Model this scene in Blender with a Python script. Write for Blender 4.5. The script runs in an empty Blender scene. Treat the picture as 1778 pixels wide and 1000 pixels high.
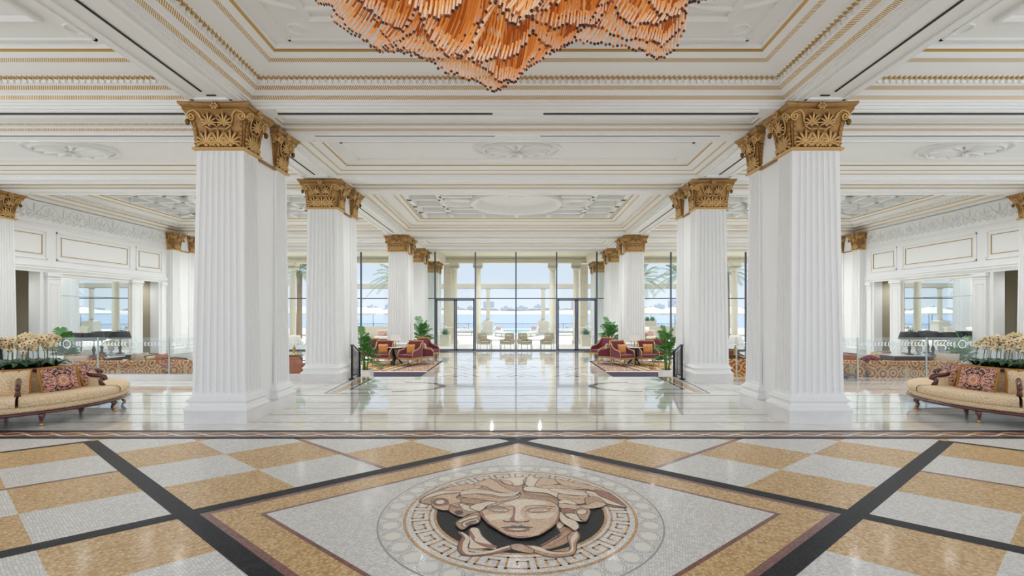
import bpy, math, random
from math import sin, cos, pi, sqrt, radians, atan2
from mathutils import Vector, Matrix
S = bpy.context.scene
COL = S.collection
# ---------------------------------------------------------------- camera, sky, sun, exposure
VX, VY, F, H = 894.5, 541.0, 810.0, 1.75
CX = -0.045
cam = bpy.data.cameras.new('camera'); camo = bpy.data.objects.new('camera', cam); COL.objects.link(camo)
camo.location = (CX, 0, H); camo.rotation_euler = (pi/2, 0, 0)
cam.sensor_fit = 'HORIZONTAL'; cam.sensor_width = 36; cam.lens = 36*F/1778
cam.shift_x = -(VX-889)/1778; cam.shift_y = (VY-500)/1778
cam.clip_end = 3000; cam.clip_start = 0.05
S.camera = camo
S.view_settings.view_transform = 'Standard'; S.view_settings.look = 'None'
S.view_settings.gamma = 1; S.view_settings.use_curve_mapping = False
S.view_settings.exposure = -0.07
try:
    S.cycles.max_bounces = 10; S.cycles.diffuse_bounces = 6; S.cycles.glossy_bounces = 5
    S.cycles.transparent_max_bounces = 24; S.cycles.transmission_bounces = 4
except Exception: pass
w = bpy.data.worlds.new('sky'); S.world = w; w.use_nodes = True
nt = w.node_tree; bg = nt.nodes['Background']
tc = nt.nodes.new('ShaderNodeTexCoord'); sp = nt.nodes.new('ShaderNodeSeparateXYZ')
cr = nt.nodes.new('ShaderNodeValToRGB'); e = cr.color_ramp
e.elements[0].position = 0.0; e.elements[0].color = (.86,.90,.96,1)
e.elements[1].position = .45; e.elements[1].color = (.62,.72,.90,1)
x = e.elements.new(.08); x.color = (.74,.81,.94,1)
nt.links.new(tc.outputs['Generated'], sp.inputs[0]); nt.links.new(sp.outputs['Z'], cr.inputs[0])
nt.links.new(cr.outputs[0], bg.inputs[0]); bg.inputs[1].default_value = 1.15
sun = bpy.data.lights.new('sun', 'SUN'); suno = bpy.data.objects.new('sun', sun); COL.objects.link(suno)
sun.energy = 4.5; sun.angle = radians(2); sun.color = (1,.97,.92)
suno.rotation_euler = (radians(-24), radians(12), 0)   # high over the water
def area(name, loc, rot, sx, sy, power, color=(1,1,1), spread=180):
    l = bpy.data.lights.new(name, 'AREA'); l.shape = 'RECTANGLE'; l.size = sx; l.size_y = sy
    l.energy = power; l.color = color; l.spread = radians(spread)
    o = bpy.data.objects.new(name, l); COL.objects.link(o); o.location = loc; o.rotation_euler = rot
    return o
def spot(x_, y_, z_, power, color=(.955,.975,1)):
    l = bpy.data.lights.new('fill_spot', 'SPOT'); l.energy = power; l.color = color; l.spot_size = radians(165); l.spot_blend = 1.0; l.shadow_soft_size = .05
    o = bpy.data.objects.new('fill_spot', l); COL.objects.link(o); o.location = (x_,y_,z_)
    return o
area('fill_behind_camera', (0,-3.9,2.6), (pi/2,0,pi), 28, 4.6, 360, (.97,.985,1)).rotation_euler = (radians(90),0,0)  # added area fill behind the camera, no entrance modelled
for sx_ in (-1,1):
    a_ = area('side_fill', (sx_*15.4, 3.0, 2.7), (0,0,0), 4.4, 10, 200, (.97,.985,1)); a_.rotation_euler = (0, sx_*pi/2, 0)  # added side fills out of view, no windows modelled there
for cx_ in (-9.2,0,9.2):                 # added fill spots under the cross beams, no fixtures there
    for dx_ in (-2.6,0,2.6):
        spot(cx_+dx_, 8.80, 4.99, 45)
        spot(cx_+dx_, 11.70, 4.99, 60)
        spot(cx_+dx_, 12.70, 4.99, 160); spot(cx_+dx_, 19.95, 4.99, 220); spot(cx_+dx_, 21.25, 4.99, 150); spot(cx_+dx_, 24.2, 4.99, 200)
for sx_ in (-1,1):
    for Y_ in (14.6,16.3,18.0): spot(sx_*(4.48+.0297*Y_+.28), Y_, 4.99, 150); spot(sx_*11.6, Y_, 5.5, 120)  # more added fill spots, under the long beams and in the aisle coffers
for sx_ in (-1,1):
    for Y_ in (13.4, 18.2): spot(sx_*15.3, Y_, 3.1, 90)  # added spots to brighten the corridors behind the wall openings
for x_ in (-11,-5.5,-1.5,1.5,5.5,11): spot(x_, 29, 5.45, 650)  # added spots to brighten the portico
# ---------------------------------------------------------------- helpers
def floorY(py, z=0.0): return F*(H-z)/(py-VY)
def wx(px, Y): return (px-VX)*Y/F + CX
def lin(c):
    r = []
    for v in c[:3]:
        v = v/255 if max(c) > 1.01 else v
        r.append(v/12.92 if v <= .04045 else ((v+.055)/1.055)**2.4)
    return (*r, 1)
MATS = {}
def mat(name, color=(200,200,200), rough=.5, metal=0, spec=.5, coat=0, emit=None, es=0, bump=None, noise=None, trans=0, sheen=0):
    if name in MATS: return MATS[name]
    m = bpy.data.materials.new(name); m.use_nodes = True; nt = m.node_tree; b = nt.nodes['Principled BSDF']
    c = lin(color)
    b.inputs['Base Color'].default_value = c; b.inputs['Roughness'].default_value = rough
    b.inputs['Metallic'].default_value = metal; b.inputs['Specular IOR Level'].default_value = spec
    b.inputs['Coat Weight'].default_value = coat; b.inputs['Coat Roughness'].default_value = .08
    b.inputs['Transmission Weight'].default_value = trans
    b.inputs['Sheen Weight'].default_value = sheen
    if emit: b.inputs['Emission Color'].default_value = lin(emit); b.inputs['Emission Strength'].default_value = es
    tc = nt.nodes.new('ShaderNodeTexCoord')
    if noise:   # (scale, second colour, amount, detail)
        n = nt.nodes.new('ShaderNodeTexNoise'); n.inputs['Scale'].default_value = noise[0]; n.inputs['Detail'].default_value = noise[3] if len(noise) > 3 else 4
        r = nt.nodes.new('ShaderNodeValToRGB'); r.color_ramp.elements[0].position = .5-.5*noise[2]; r.color_ramp.elements[1].position = .5+.5*noise[2]
        r.color_ramp.elements[0].color = lin(noise[1]); r.color_ramp.elements[1].color = c
        nt.links.new(tc.outputs['Object'], n.inputs['Vector']); nt.links.new(n.outputs[0], r.inputs[0]); nt.links.new(r.outputs[0], b.inputs['Base Color'])
    if bump:
        n = nt.nodes.new('ShaderNodeTexNoise'); n.inputs['Scale'].default_value = bump[0]; n.inputs['Detail'].default_value = 4
        bp = nt.nodes.new('ShaderNodeBump'); bp.inputs['Strength'].default_value = bump[1]; bp.inputs['Distance'].default_value = .01
        nt.links.new(tc.outputs['Object'], n.inputs['Vector']); nt.links.new(n.outputs[0], bp.inputs['Height']); nt.links.new(bp.outputs[0], b.inputs['Normal'])
    MATS[name] = m; return m
def N(nt, t, **k):
    n = nt.nodes.new('ShaderNode'+t)
    for a, v in k.items():
        if a.startswith('i'): n.inputs[int(a[1:])].default_value = v
        else: setattr(n, a, v)
    return n
def math_(nt, op, a, b=None, c=None):
    n = nt.nodes.new('ShaderNodeMath'); n.operation = op
    for i, v in enumerate((a, b, c)):
        if v is None: continue
        if isinstance(v, (int, float)): n.inputs[i].default_value = v
        else: nt.links.new(v, n.inputs[i])
    return n.outputs[0]
def ramp(nt, inp, stops, interp='LINEAR'):
    r = nt.nodes.new('ShaderNodeValToRGB'); r.color_ramp.interpolation = interp
    el = r.color_ramp.elements
    while len(el) < len(stops): el.new(.5)
    for k, (p, c) in enumerate(stops): el[k].position = p; el[k].color = lin(c)
    nt.links.new(inp, r.inputs[0]); return r.outputs[0]
def tessera(name, cols, rough=.32, size=.02, grout=(150,145,135), rot=0, gw=.09, wave=0, coat=0.0, spec=.5):
    """small square stones: random tone per stone from cols, grout lines between"""
    m = bpy.data.materials.new(name); m.use_nodes = True; nt = m.node_tree; b = nt.nodes['Principled BSDF']; L = nt.links.new
    tc = N(nt, 'TexCoord'); mp = N(nt, 'Mapping'); mp.inputs['Rotation'].default_value = (0,0,rot); mp.inputs['Scale'].default_value = (1/size,)*3
    L(tc.outputs['Object'], mp.inputs[0]); sp = N(nt, 'SeparateXYZ'); v = mp.outputs[0]
    if wave:
        nz = N(nt, 'TexNoise'); nz.inputs['Scale'].default_value = .12; L(v, nz.inputs['Vector'])
        a = N(nt, 'VectorMath', operation='SCALE'); L(nz.outputs['Color'], a.inputs[0]); a.inputs['Scale'].default_value = wave
        c = N(nt, 'VectorMath', operation='ADD'); L(v, c.inputs[0]); L(a.outputs[0], c.inputs[1]); v = c.outputs[0]
    L(v, sp.inputs[0])
    row = math_(nt, 'FLOOR', sp.outputs['Y']); xo = math_(nt, 'ADD', sp.outputs['X'], math_(nt, 'MULTIPLY', row, .37))
    fx = math_(nt, 'FRACT', xo); fy = math_(nt, 'FRACT', sp.outputs['Y']); cb = N(nt, 'CombineXYZ')
    L(math_(nt, 'FLOOR', xo), cb.inputs[0]); L(row, cb.inputs[1])
    wn = N(nt, 'TexWhiteNoise'); wn.noise_dimensions = '2D'; L(cb.outputs[0], wn.inputs['Vector'])
    col = ramp(nt, wn.outputs['Value'], [(i/len(cols), c) for i, c in enumerate(cols)], 'CONSTANT')
    dx = math_(nt, 'MINIMUM', fx, math_(nt, 'SUBTRACT', 1, fx)); dy = math_(nt, 'MINIMUM', fy, math_(nt, 'SUBTRACT', 1, fy))
    g = math_(nt, 'LESS_THAN', math_(nt, 'MINIMUM', dx, dy), gw)
    mx = N(nt, 'Mix'); mx.data_type = 'RGBA'; L(g, mx.inputs['Factor']); L(col, mx.inputs[6]); mx.inputs[7].default_value = lin(grout)
    L(mx.outputs[2], b.inputs['Base Color']); b.inputs['Roughness'].default_value = rough; b.inputs['Coat Weight'].default_value = coat; b.inputs['Specular IOR Level'].default_value = spec
    b.inputs['Coat Roughness'].default_value = .12
    MATS[name] = m; return m

class MB:
    """collects geometry for ONE mesh"""
    def __init__(s, tf=None): s.v = []; s.f = []; s.m = []; s.sm = []; s.tf = tf
    def add(s, vs, fs, m=0, smooth=False, M=None):
        o = len(s.v)
        if M is not None: vs = [tuple(M @ Vector(p)) for p in vs]
        s.v += [tuple(p) for p in vs]; s.f += [tuple(i+o for i in f) for f in fs]; s.m += [m]*len(fs); s.sm += [smooth]*len(fs)
        return s
    def box(s, x0, x1, y0, y1, z0, z1, m=0, M=None):
        v = [(x,y,z) for z in (z0,z1) for y in (y0,y1) for x in (x0,x1)]
        return s.add(v, [(0,2,3,1),(4,5,7,6),(0,1,5,4),(2,6,7,3),(0,4,6,2),(1,3,7,5)], m, False, M)
    def quad(s, a, b, c, d, m=0): return s.add([a,b,c,d], [(0,1,2,3)], m)
    def poly(s, pts, z, m=0): return s.add([(p[0],p[1],z) for p in pts], [tuple(range(len(pts)))], m)
    def prism(s, pts, z0, z1, m=0, M=None):
        n = len(pts)
        v = [(p[0],p[1],z0) for p in pts] + [(p[0],p[1],z1) for p in pts]
        f = [tuple(range(n-1,-1,-1)), tuple(range(n,2*n))] + [(i,(i+1)%n,n+(i+1)%n,n+i) for i in range(n)]
        return s.add(v, f, m, False, M)
    def rects(s, lv, hx, hy, cx=0, cy=0, m=0, cap=True, M=None):
        """stack of rectangles: lv = [(outset, z), ...]"""
        v = []; f = []
        for o, z in lv: v += [(cx-hx-o,cy-hy-o,z),(cx+hx+o,cy-hy-o,z),(cx+hx+o,cy+hy+o,z),(cx-hx-o,cy+hy+o,z)]
        for k in range(len(lv)-1):
            for i in range(4): j = (i+1)%4; f.append((4*k+i,4*k+j,4*k+4+j,4*k+4+i))
        if cap: f += [(3,2,1,0), tuple(4*(len(lv)-1)+i for i in range(4))]
        return s.add(v, f, m, False, M)
    def lathe(s, prof, n=20, cx=0, cy=0, m=0, M=None, smooth=True, a0=0, a1=2*pi, sx=1, sy=1):
        v = []; f = []; full = abs(a1-a0-2*pi) < 1e-6; k = n if full else n+1
        for r, z in prof:
            for i in range(k): a = a0+(a1-a0)*i/n; v.append((cx+r*cos(a)*sx, cy+r*sin(a)*sy, z))
        for p in range(len(prof)-1):
            for i in range(n):
                j = (i+1)%k if full else i+1
                f.append((p*k+i,p*k+j,p*k+k+j,p*k+k+i))
        if full:
            if prof[0][0] > 1e-5: f.append(tuple(range(k-1,-1,-1)))
            if prof[-1][0] > 1e-5: f.append(tuple((len(prof)-1)*k+i for i in range(k)))
        return s.add(v, f, m, smooth, M)
    def tube(s, path, r, n=6, m=0, M=None, flat=1.0, smooth=True, caps=True):
        path = [Vector(p) for p in path]; v = []; f = []; L = len(path)
        rr = r if isinstance(r, (list, tuple)) else [r]*L
        up = Vector((0,0,1)); t0 = (path[1]-path[0]).normalized()
        if abs(t0.dot(up)) > .95: up = Vector((0,1,0))
        a = t0.cross(up).normalized()
        for i, p in enumerate(path):
            t = (path[min(i+1,L-1)]-path[max(i-1,0)])
            if t.length < 1e-9: t = t0
            t.normalize(); a = (a - t*a.dot(t))
            a = a.normalized() if a.length > 1e-6 else t.orthogonal().normalized()
            b = t.cross(a)
            for k in range(n): q = 2*pi*k/n; v.append(p + a*cos(q)*rr[i] + b*sin(q)*rr[i]*flat)
        for i in range(L-1):
            for k in range(n): j = (k+1)%n; f.append((i*n+k,i*n+j,i*n+n+j,i*n+n+k))
        if caps: f += [tuple(range(n-1,-1,-1)), tuple((L-1)*n+k for k in range(n))]
        return s.add(v, f, m, smooth, M)
    def ball(s, c, r, n=10, m=0, M=None, sx=1, sy=1, sz=1, e=1.0):
        v = []; f = []; k = max(4, n//2+1)
        sg = lambda q: math.copysign(abs(q)**e, q)
        for i in range(k+1):
            th = pi*i/k
            for j in range(n): ph = 2*pi*j/n; v.append((c[0]+r*sx*sg(sin(th))*sg(cos(ph)), c[1]+r*sy*sg(sin(th))*sg(sin(ph)), c[2]-r*sz*sg(cos(th))))
        for i in range(k):
            for j in range(n): q = (j+1)%n; f.append((i*n+j,i*n+q,i*n+n+q,i*n+n+j))
        return s.add(v, f, m, True, M)
    def build(s, name, mats, parent=None, loc=None, rot=None):
        me = bpy.data.meshes.new(name)
        vs = [s.tf(p) for p in s.v] if s.tf else s.v
        me.from_pydata([tuple(p) for p in vs], [], s.f)
        if not isinstance(mats, (list, tuple)): mats = [mats]
        for m in mats: me.materials.append(m)
        me.polygons.foreach_set('material_index', s.m); me.polygons.foreach_set('use_smooth', s.sm)
        me.update()
        o = bpy.data.objects.new(name, me); COL.objects.link(o)
        if parent: o.parent = parent
        if loc: o.location = loc
        if rot: o.rotation_euler = rot
        return o
def tag(o, label=None, cat=None, group=None, kind=None):
    if label: o['label'] = label
    if cat: o['category'] = cat
    if group: o['group'] = group
    if kind: o['kind'] = kind
    return o
def struct(o): o['kind'] = 'structure'; return o
def thing(name, label, cat, loc=(0,0,0), rz=0, group=None):
    o = bpy.data.objects.new(name, None); COL.objects.link(o); o.location = loc; o.rotation_euler = (0,0,rz); o.empty_display_size = .1
    return tag(o, label, cat, group)
def dup(o, parent=None, loc=None, rz=None, label=None, group=None, scale=None):
    c = o.copy(); COL.objects.link(c)
    if parent: c.parent = parent
    if loc is not None: c.location = loc
    if rz is not None: c.rotation_euler = (0,0,rz)
    if scale: c.scale = scale
    if label: c['label'] = label
    if group: c['group'] = group
    for ch in list(o.children): dup(ch, c)
    return c
def T(x=0,y=0,z=0): return Matrix.Translation((x,y,z))
def RZ(a): return Matrix.Rotation(a,4,'Z')
def RX(a): return Matrix.Rotation(a,4,'X')
def RY(a): return Matrix.Rotation(a,4,'Y')

# ---------------------------------------------------------------- materials
WHITE = mat('white_paint', (236,237,236), .38, spec=.4)
CEIL = mat('ceiling_paint', (234,235,233), .55, spec=.3)
GLINE = mat('gilt_line', (186,150,84), .4, .45)
KHAKI = mat('khaki_wall', (178,170,148), .7)
MARB = mat('white_marble', (236,235,232), .16, spec=.5, noise=(2.2,(214,212,210),.5,9))
DARK = mat('dark_slot', (22,22,22), .6)
def beadmat(name, per, base=(236,234,226), gold=(184,148,84), duty=.62):
    m = bpy.data.materials.new(name); m.use_nodes = True; nt = m.node_tree; b = nt.nodes['Principled BSDF']
    tc = N(nt,'TexCoord'); sp = N(nt,'SeparateXYZ'); nt.links.new(tc.outputs['Object'], sp.inputs[0])
    s = math_(nt,'ADD',sp.outputs['X'],sp.outputs['Y']); fr = math_(nt,'FRACT',math_(nt,'DIVIDE',s,per))
    c = ramp(nt, fr, [(0,gold),(duty,base)], 'CONSTANT'); nt.links.new(c, b.inputs['Base Color'])
    b.inputs['Roughness'].default_value = .42; b.inputs['Metallic'].default_value = .25
    MATS[name] = m; return m
BEAD = beadmat('gilt_bead', .028, duty=.6); EGG = beadmat('gilt_egg_and_dart', .079, duty=.25); LEAFB = beadmat('gilt_leaf_band', .034, duty=.62)
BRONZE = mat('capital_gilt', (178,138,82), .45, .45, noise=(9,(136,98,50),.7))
BRONZED = mat('capital_dark_brown', (84,52,24), .55, .4)  # dark brown for the oval plates behind the palmettes
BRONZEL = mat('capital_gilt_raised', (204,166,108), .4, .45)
GLASS = bpy.data.materials.new('clear_glass'); GLASS.use_nodes = True
nt = GLASS.node_tree; b = nt.nodes['Principled BSDF']; out = nt.nodes['Material Output']
tr = N(nt,'BsdfTransparent'); tr.inputs[0].default_value = (.93,.96,.96,1); gl = N(nt,'BsdfGlossy'); gl.inputs['Roughness'].default_value = .01
fr = N(nt,'Fresnel'); fr.inputs[0].default_value = 1.35; mx = N(nt,'MixShader')
nt.links.new(fr.outputs[0], mx.inputs[0]); nt.links.new(tr.outputs[0], mx.inputs[1]); nt.links.new(gl.outputs[0], mx.inputs[2]); nt.links.new(mx.outputs[0], out.inputs[0])
nt.nodes.remove(b)

# ---------------------------------------------------------------- plan of the hall
K = .0297
def Xi(Y): return 4.08 + K*Y           # inner edge of the longitudinal beams
def Xo(Y): return Xi(Y) + .80
def Xw(Y): return 13.8 + K*Y           # side walls
ZS = 5.01                              # soffit of the beams
LOW = -.45                             # lounge level
ROWS = [7.27, 11.5, 19.85, 24.05]
EDGE = 12.54
WIN = 26.2
# ---------------------------------------------------------------- ceiling: soffits and coffers
ceil = MB()
def xspan(bay, Y):
    return {'c': (-Xi(Y), Xi(Y)), 'l': (-Xw(Y), -Xo(Y)), 'r': (Xo(Y), Xw(Y))}[bay]
# cross beams soffits (whole width) : (y0,y1); coffers between
CROSS = [(-1.2,1.2),(7.5,7.86),(8.5,8.95),(11.42,11.85),(12.5,12.98),(19.75,20.15),(20.9,21.4),(24.0,24.4),(25.0,25.4)]
for y0, y1 in CROSS:
    ceil.add([(-15,y0,ZS),(15,y0,ZS),(15,y1,ZS),(-15,y1,ZS)], [(0,3,2,1)])
ys = [-1.2, 26.6]
for s in (-1, 1):                      # longitudinal beams
    ceil.add([(s*Xi(-1.2),-1.2,ZS),(s*Xo(-1.2),-1.2,ZS),(s*Xo(25.4),25.4,ZS),(s*Xi(25.4),25.4,ZS)], [(0,1,2,3)])
ceil.add([(-15,-1.2,ZS),(15,-1.2,ZS),(15,-1.2,6.3),(-15,-1.2,6.3)], [(0,1,2,3)])
ceil.box(-17,17,-1.2,26.6,6.0,6.3)
ceil.add([(-15,25.4,ZS),(15,25.4,ZS),(15,25.4,ZS+.24),(-15,25.4,ZS+.24)], [(0,1,2,3)]); ceil.add([(-15,25.4,ZS+.24),(15,25.4,ZS+.24),(15,26.6,ZS+.24),(-15,26.6,ZS+.24)], [(0,1,2,3)])
struct(ceil.build('ceiling', CEIL))
BIG = [(0,0,0),(0,.045,0),(.02,.045,0),(.02,.085,0),(.045,.085,0),(.045,.125,0),(.055,.14,1),(.085,.175,1),(.095,.185,0),(.12,.2,0),(.175,.222,0),
       (.185,.228,3),(.235,.262,3),(.245,.268,0),(.262,.272,0),(.275,.33,0),(.285,.338,2),(.335,.37,2),(.345,.375,0),(.40,.385,0),(.60,.43,0),(.615,.44,1),(.65,.462,1),(.66,.465,0),(.74,.505,0),
       (.745,.51,4),(.775,.53,4),(.785,.56,0),(.785,.60,0)]
SMALL = [(0,0,0),(0,.04,0),(.03,.045,0),(.03,.08,0),(.04,.085,1),(.065,.10,1),(.075,.105,0),(.17,.13,0),(.18,.135,1),(.205,.15,1),(.215,.155,0),(.37,.19,0),(.375,.19,4),(.4,.205,4),(.405,.21,0),(.405,.25,0)]
TINY = [(0,0,0),(0,.03,0),(.03,.035,1),(.06,.055,1),(.065,.06,0),(.09,.07,0),(.09,.10,0),(.12,.105,1),(.135,.115,1),(.14,.14,0)]
CM = [CEIL, BEAD, EGG, LEAFB, GLINE]
ntrim = [0]
def rectring(mb, bay, y0, y1, prof, z0=ZS):
    L = []
    for s, z, m in prof:
        a, b_ = y0+s, y1-s
        q0, q1 = xspan(bay, a), xspan(bay, b_)
        L.append([(q0[0]+s,a,z0+z),(q0[1]-s,a,z0+z),(q1[1]-s,b_,z0+z),(q1[0]+s,b_,z0+z)])
    for k in range(len(L)-1):
        for i in range(4):
            j = (i+1)%4
            mb.add([L[k][i],L[k][j],L[k+1][j],L[k+1][i]], [(0,1,2,3)], prof[k+1][2])
    return L[-1]
def coffer(bay, y0, y1, prof, dent=False, inner=None):
    mb = MB(); last = rectring(mb, bay, y0, y1, prof)
    mb.add(last, [(3,2,1,0)], 0)
    if dent:      # dentil blocks along the far and side faces
        se, ze = .31, ZS+.352; ye = y1-se; qe = xspan(bay, ye); X = qe[0]+se
        while X < qe[1]-se: mb.ball((X,ye,ze-.006), .026, 6, 4, None, 1, .9, .75); X += .079
        for side in (0,1):
            Y = max(y0+se, 3.5)
            while Y < y1-se: mb.ball((xspan(bay,Y)[side]+(se if side == 0 else -se),Y,ze-.006), .026, 6, 4, None, .9, 1, .75); Y += .079
        s, z = .262, ZS+.272
        yb = y1-s; q = xspan(bay, yb); X = q[0]+s
        while X < q[1]-s-.06: mb.box(X, X+.055, yb-.035, yb+.01, z, z+.05, 0); X += .1
        for side in (0, 1):
            Y = y0+s
            while Y < y1-s-.06:
                xx = xspan(bay, Y)[side] + (s if side == 0 else -s)
                mb.box(xx-.03, xx+.03, Y, Y+.055, z, z+.05, 0); Y += .1
    ntrim[0] += 1
    return struct(mb.build('trim_%d' % ntrim[0], CM)), last
def frame_mould(mb, q, inset, wd, h, z, m=0):
    """raised rectangular frame on the flat panel q (4 corners)"""
    x0 = max(q[0][0],q[3][0])+inset; x1 = min(q[1][0],q[2][0])-inset; y0 = q[0][1]+inset; y1 = q[2][1]-inset
    for a in ((x0,x1,y0,y0+wd),(x0,x1,y1-wd,y1),(x0,x0+wd,y0,y1),(x1-wd,x1,y0,y1)): mb.box(a[0],a[1],a[2],a[3],z-h,z,m)
def ring(mb, cx, cy, rx, ry, wd, z0, z1, m=0, n=64):
    v = []; f = []
    for i in range(n):
        a = 2*pi*i/n
        for o, z in ((0,z1),(0,(z0+z1)/2),(wd*.35,z0),(wd*.65,z0),(wd,(z0+z1)/2),(wd,z1)): v.append((cx+(rx-o)*cos(a), cy+(ry-o)*sin(a), z))
    for i in range(n):
        j = (i+1)%n
        for k in range(5): f.append((6*i+k,6*j+k,6*j+k+1,6*i+k+1))
    mb.add(v, f, m, True)
def medallion(bay, cy, rx, ry, z):
    cx = {'c':0,'l':-(Xo(cy)+Xw(cy))/2,'r':(Xo(cy)+Xw(cy))/2}[bay]
    mb = MB(); ring(mb, cx, cy, rx, ry, .07, z-.05, z); ring(mb, cx, cy, rx*.80, ry*.80, .06, z-.09, z)
    n = 13
    for i in range(n):                 # shell petals
        a0 = 2*pi*i/n; P = []
        for j in range(7):
            t = j/6; wdt = (.13*sin(pi*min(1,t*1.02))**.7+.01)
            r = .10+.62*t
            P.append((r, .205*sin(pi*(.04+.93*t))**.55+.004))
        v = []
        for r, wv in P:
            for s_, zz in ((-1,0),(-.6,.06),(0,.085),(.6,.06),(1,0)):
                a = a0 + s_*wv
                v.append((cx+rx*r*cos(a), cy+ry*r*sin(a), z-zz-.002))
        f = [(5*k+q,5*k+q+1,5*k+6+q,5*k+5+q) for k in range(6) for q in range(4)]
        mb.add(v, f, 0, True)
    mb.ball((cx,cy,z), .1, 12, 0, None, rx, ry, .5)
    ntrim[0] += 1; struct(mb.build('trim_%d' % ntrim[0], CEIL))
for bay in 'clr':
    # bay over the mosaic
    o, q = coffer(bay, 1.2, 7.5, BIG, True)
    mb = MB(); z = ZS+.60
    frame_mould(mb, q, .10, .04, .03, z); 
    x0 = q[0][0]+.55; x1 = q[1][0]-.55; ya = q[0][1]+.55; yb = q[2][1]-.55
    lv = [(0,z-.001),(0,z-.05),(-.05,z-.06),(-.09,z-.03),(-.09,z-.001)]
    mb.rects(lv, (x1-x0)/2, (yb-ya)/2, (x0+x1)/2, (ya+yb)/2, 0, False)
    lv = [(0,z-.001),(0,z-.03),(-.04,z-.04),(-.06,z-.001)]
    mb.rects(lv, (x1-x0)/2-.35, (yb-ya)/2-.35, (x0+x1)/2, (ya+yb)/2, 0, False)
    for sx in (-1,1):
        ring(mb, (x0+x1)/2+sx*((x1-x0)/2+.22), yb+.2, .13, .13, .03, z-.02, z, 0, 24)
    if bay != 'c': ring(mb, (x0+x1)/2, (ya+yb)/2+1.2, 1.3, .9, .12, z-.05, z)
    else:
        for sx in (-1,1): ring(mb, sx*2.6, yb-.75, .8, .55, .07, z-.04, z)
    ntrim[0] += 1; struct(mb.build('trim_%d' % ntrim[0], CEIL))
    coffer(bay, 7.86, 8.5, TINY)
    o, q = coffer(bay, 8.95, 11.42, SMALL)
    mb = MB(); frame_mould(mb, q, .28, .05, .025, ZS+.25); ntrim[0] += 1; struct(mb.build('trim_%d' % ntrim[0], CEIL))
    medallion(bay, 10.05, .95, .62, ZS+.25)
    coffer(bay, 11.85, 12.5, TINY)
    # the large coffered bay over the lounge
    mb = MB(); last = rectring(mb, bay, 12.98, 19.75, BIG[:-1]); z = ZS+.56
    s, zz = .262, ZS+.272
    yb = 19.75-s; qq = xspan(bay, yb); X = qq[0]+s
    while X < qq[1]-s-.06: mb.box(X, X+.06, yb-.035, yb+.01, zz, zz+.05); X += .12
    for side in (0,1):
        Y = 12.98+s
        while Y < 19.75-s-.06:
            xx = xspan(bay,Y)[side]+(s if side == 0 else -s); mb.box(xx-.03,xx+.03,Y,Y+.06,zz,zz+.05); Y += .12
    mb.add([(p[0],p[1],z+.32) for p in last], [(3,2,1,0)]) 
    for i in range(4):
        j = (i+1)%4; mb.add([last[i],last[j],(last[j][0],last[j][1],z+.32),(last[i][0],last[i][1],z+.32)], [(0,1,2,3)])
    ntrim[0] += 1; struct(mb.build('trim_%d' % ntrim[0], CM))
    g = MB(); cx = 0 if bay == 'c' else (last[0][0]+last[1][0])/2
    X0, X1, Y0, Y1 = min(last[0][0],last[3][0]), max(last[1][0],last[2][0]), last[0][1], last[2][1]
    cy = 16.5
    def rib(xa, ya_, xb, yb_, wd=.17, sk=None):
        d = Vector((xb-xa, yb_-ya_, 0)); L = d.length; a = atan2(d.y, d.x)
        g.box(0, L, -wd/2, wd/2, z, z+.32, 0, T(xa,ya_,0)@RZ(a)); g.box(0, L, -wd/2-.04, wd/2+.04, z+.2, z+.32, 0, T(xa,ya_,0)@RZ(a))
    if bay == 'c':
        for sx in (-1,1):
            rib(sx*3.68, Y0, sx*3.68, Y1); rib(sx*2.6, Y0, sx*2.6, Y1)
            for k in (Y0+.35, Y0+1.2, 15.0, 16.0, 17.0, 18.0): rib(sx*2.6, k, sx*X1, k)
            for k in (Y0+1.2, 18.2): rib(0, k, sx*2.6, k)
            rib(sx*1.3, Y0, sx*1.3, Y0+1.2); rib(sx*1.3, 18.2, sx*1.3, Y1); rib(sx*1.5, cy-.9, sx*2.6, cy-.9); rib(sx*1.5, cy+.9, sx*2.6, cy+.9)
            g.lathe([(.62,z+.32),(.62,z),(.56,z-.02),(.48,z),(.46,z+.12),(.38,z+.12)], 32, sx*2.05, cy)
        rib(0, Y0, 0, Y0+1.2); rib(0, 18.2, 0, Y1)
        g.lathe([(1.62,z+.32),(1.62,z-.05),(1.57,z-.09),(1.47,z-.09),(1.42,z-.05),(1.40,z+.03),(1.33,z+.05),(1.31,z+.17),(1.2,z+.22),(0,z+.26)], 64, 0, cy)
        g.lathe([(.26,z+.26),(.24,z+.2),(.18,z+.22),(.1,z+.18),(0,z+.18)], 20, 0, cy)
    else:
        n = 7
        for k in range(n+1): xx = X0+(X1-X0)*k/n; 
        for k in range(1, 6): yy = Y0+(Y1-Y0)*k/6; rib(X0, yy, X1, yy, .13)
        for k in range(1, 8): xx = X0+(X1-X0)*k/8; rib(xx, Y0, xx, Y1, .13)
        rib(X0, Y0, X1, Y1, .2); rib(X0, Y1, X1, Y0, .2)
        g.lathe([(1.5,z+.32),(1.5,z-.01),(1.42,z-.04),(1.3,z-.02),(1.25,z+.1),(0,z+.12)], 48, (X0+X1)/2, cy)
    ntrim[0] += 1; struct(g.build('trim_%d' % ntrim[0], CEIL))
    coffer(bay, 20.15, 20.9, TINY)
    coffer(bay, 21.4, 24.0, SMALL)
    coffer(bay, 24.4, 25.0, TINY)
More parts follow.
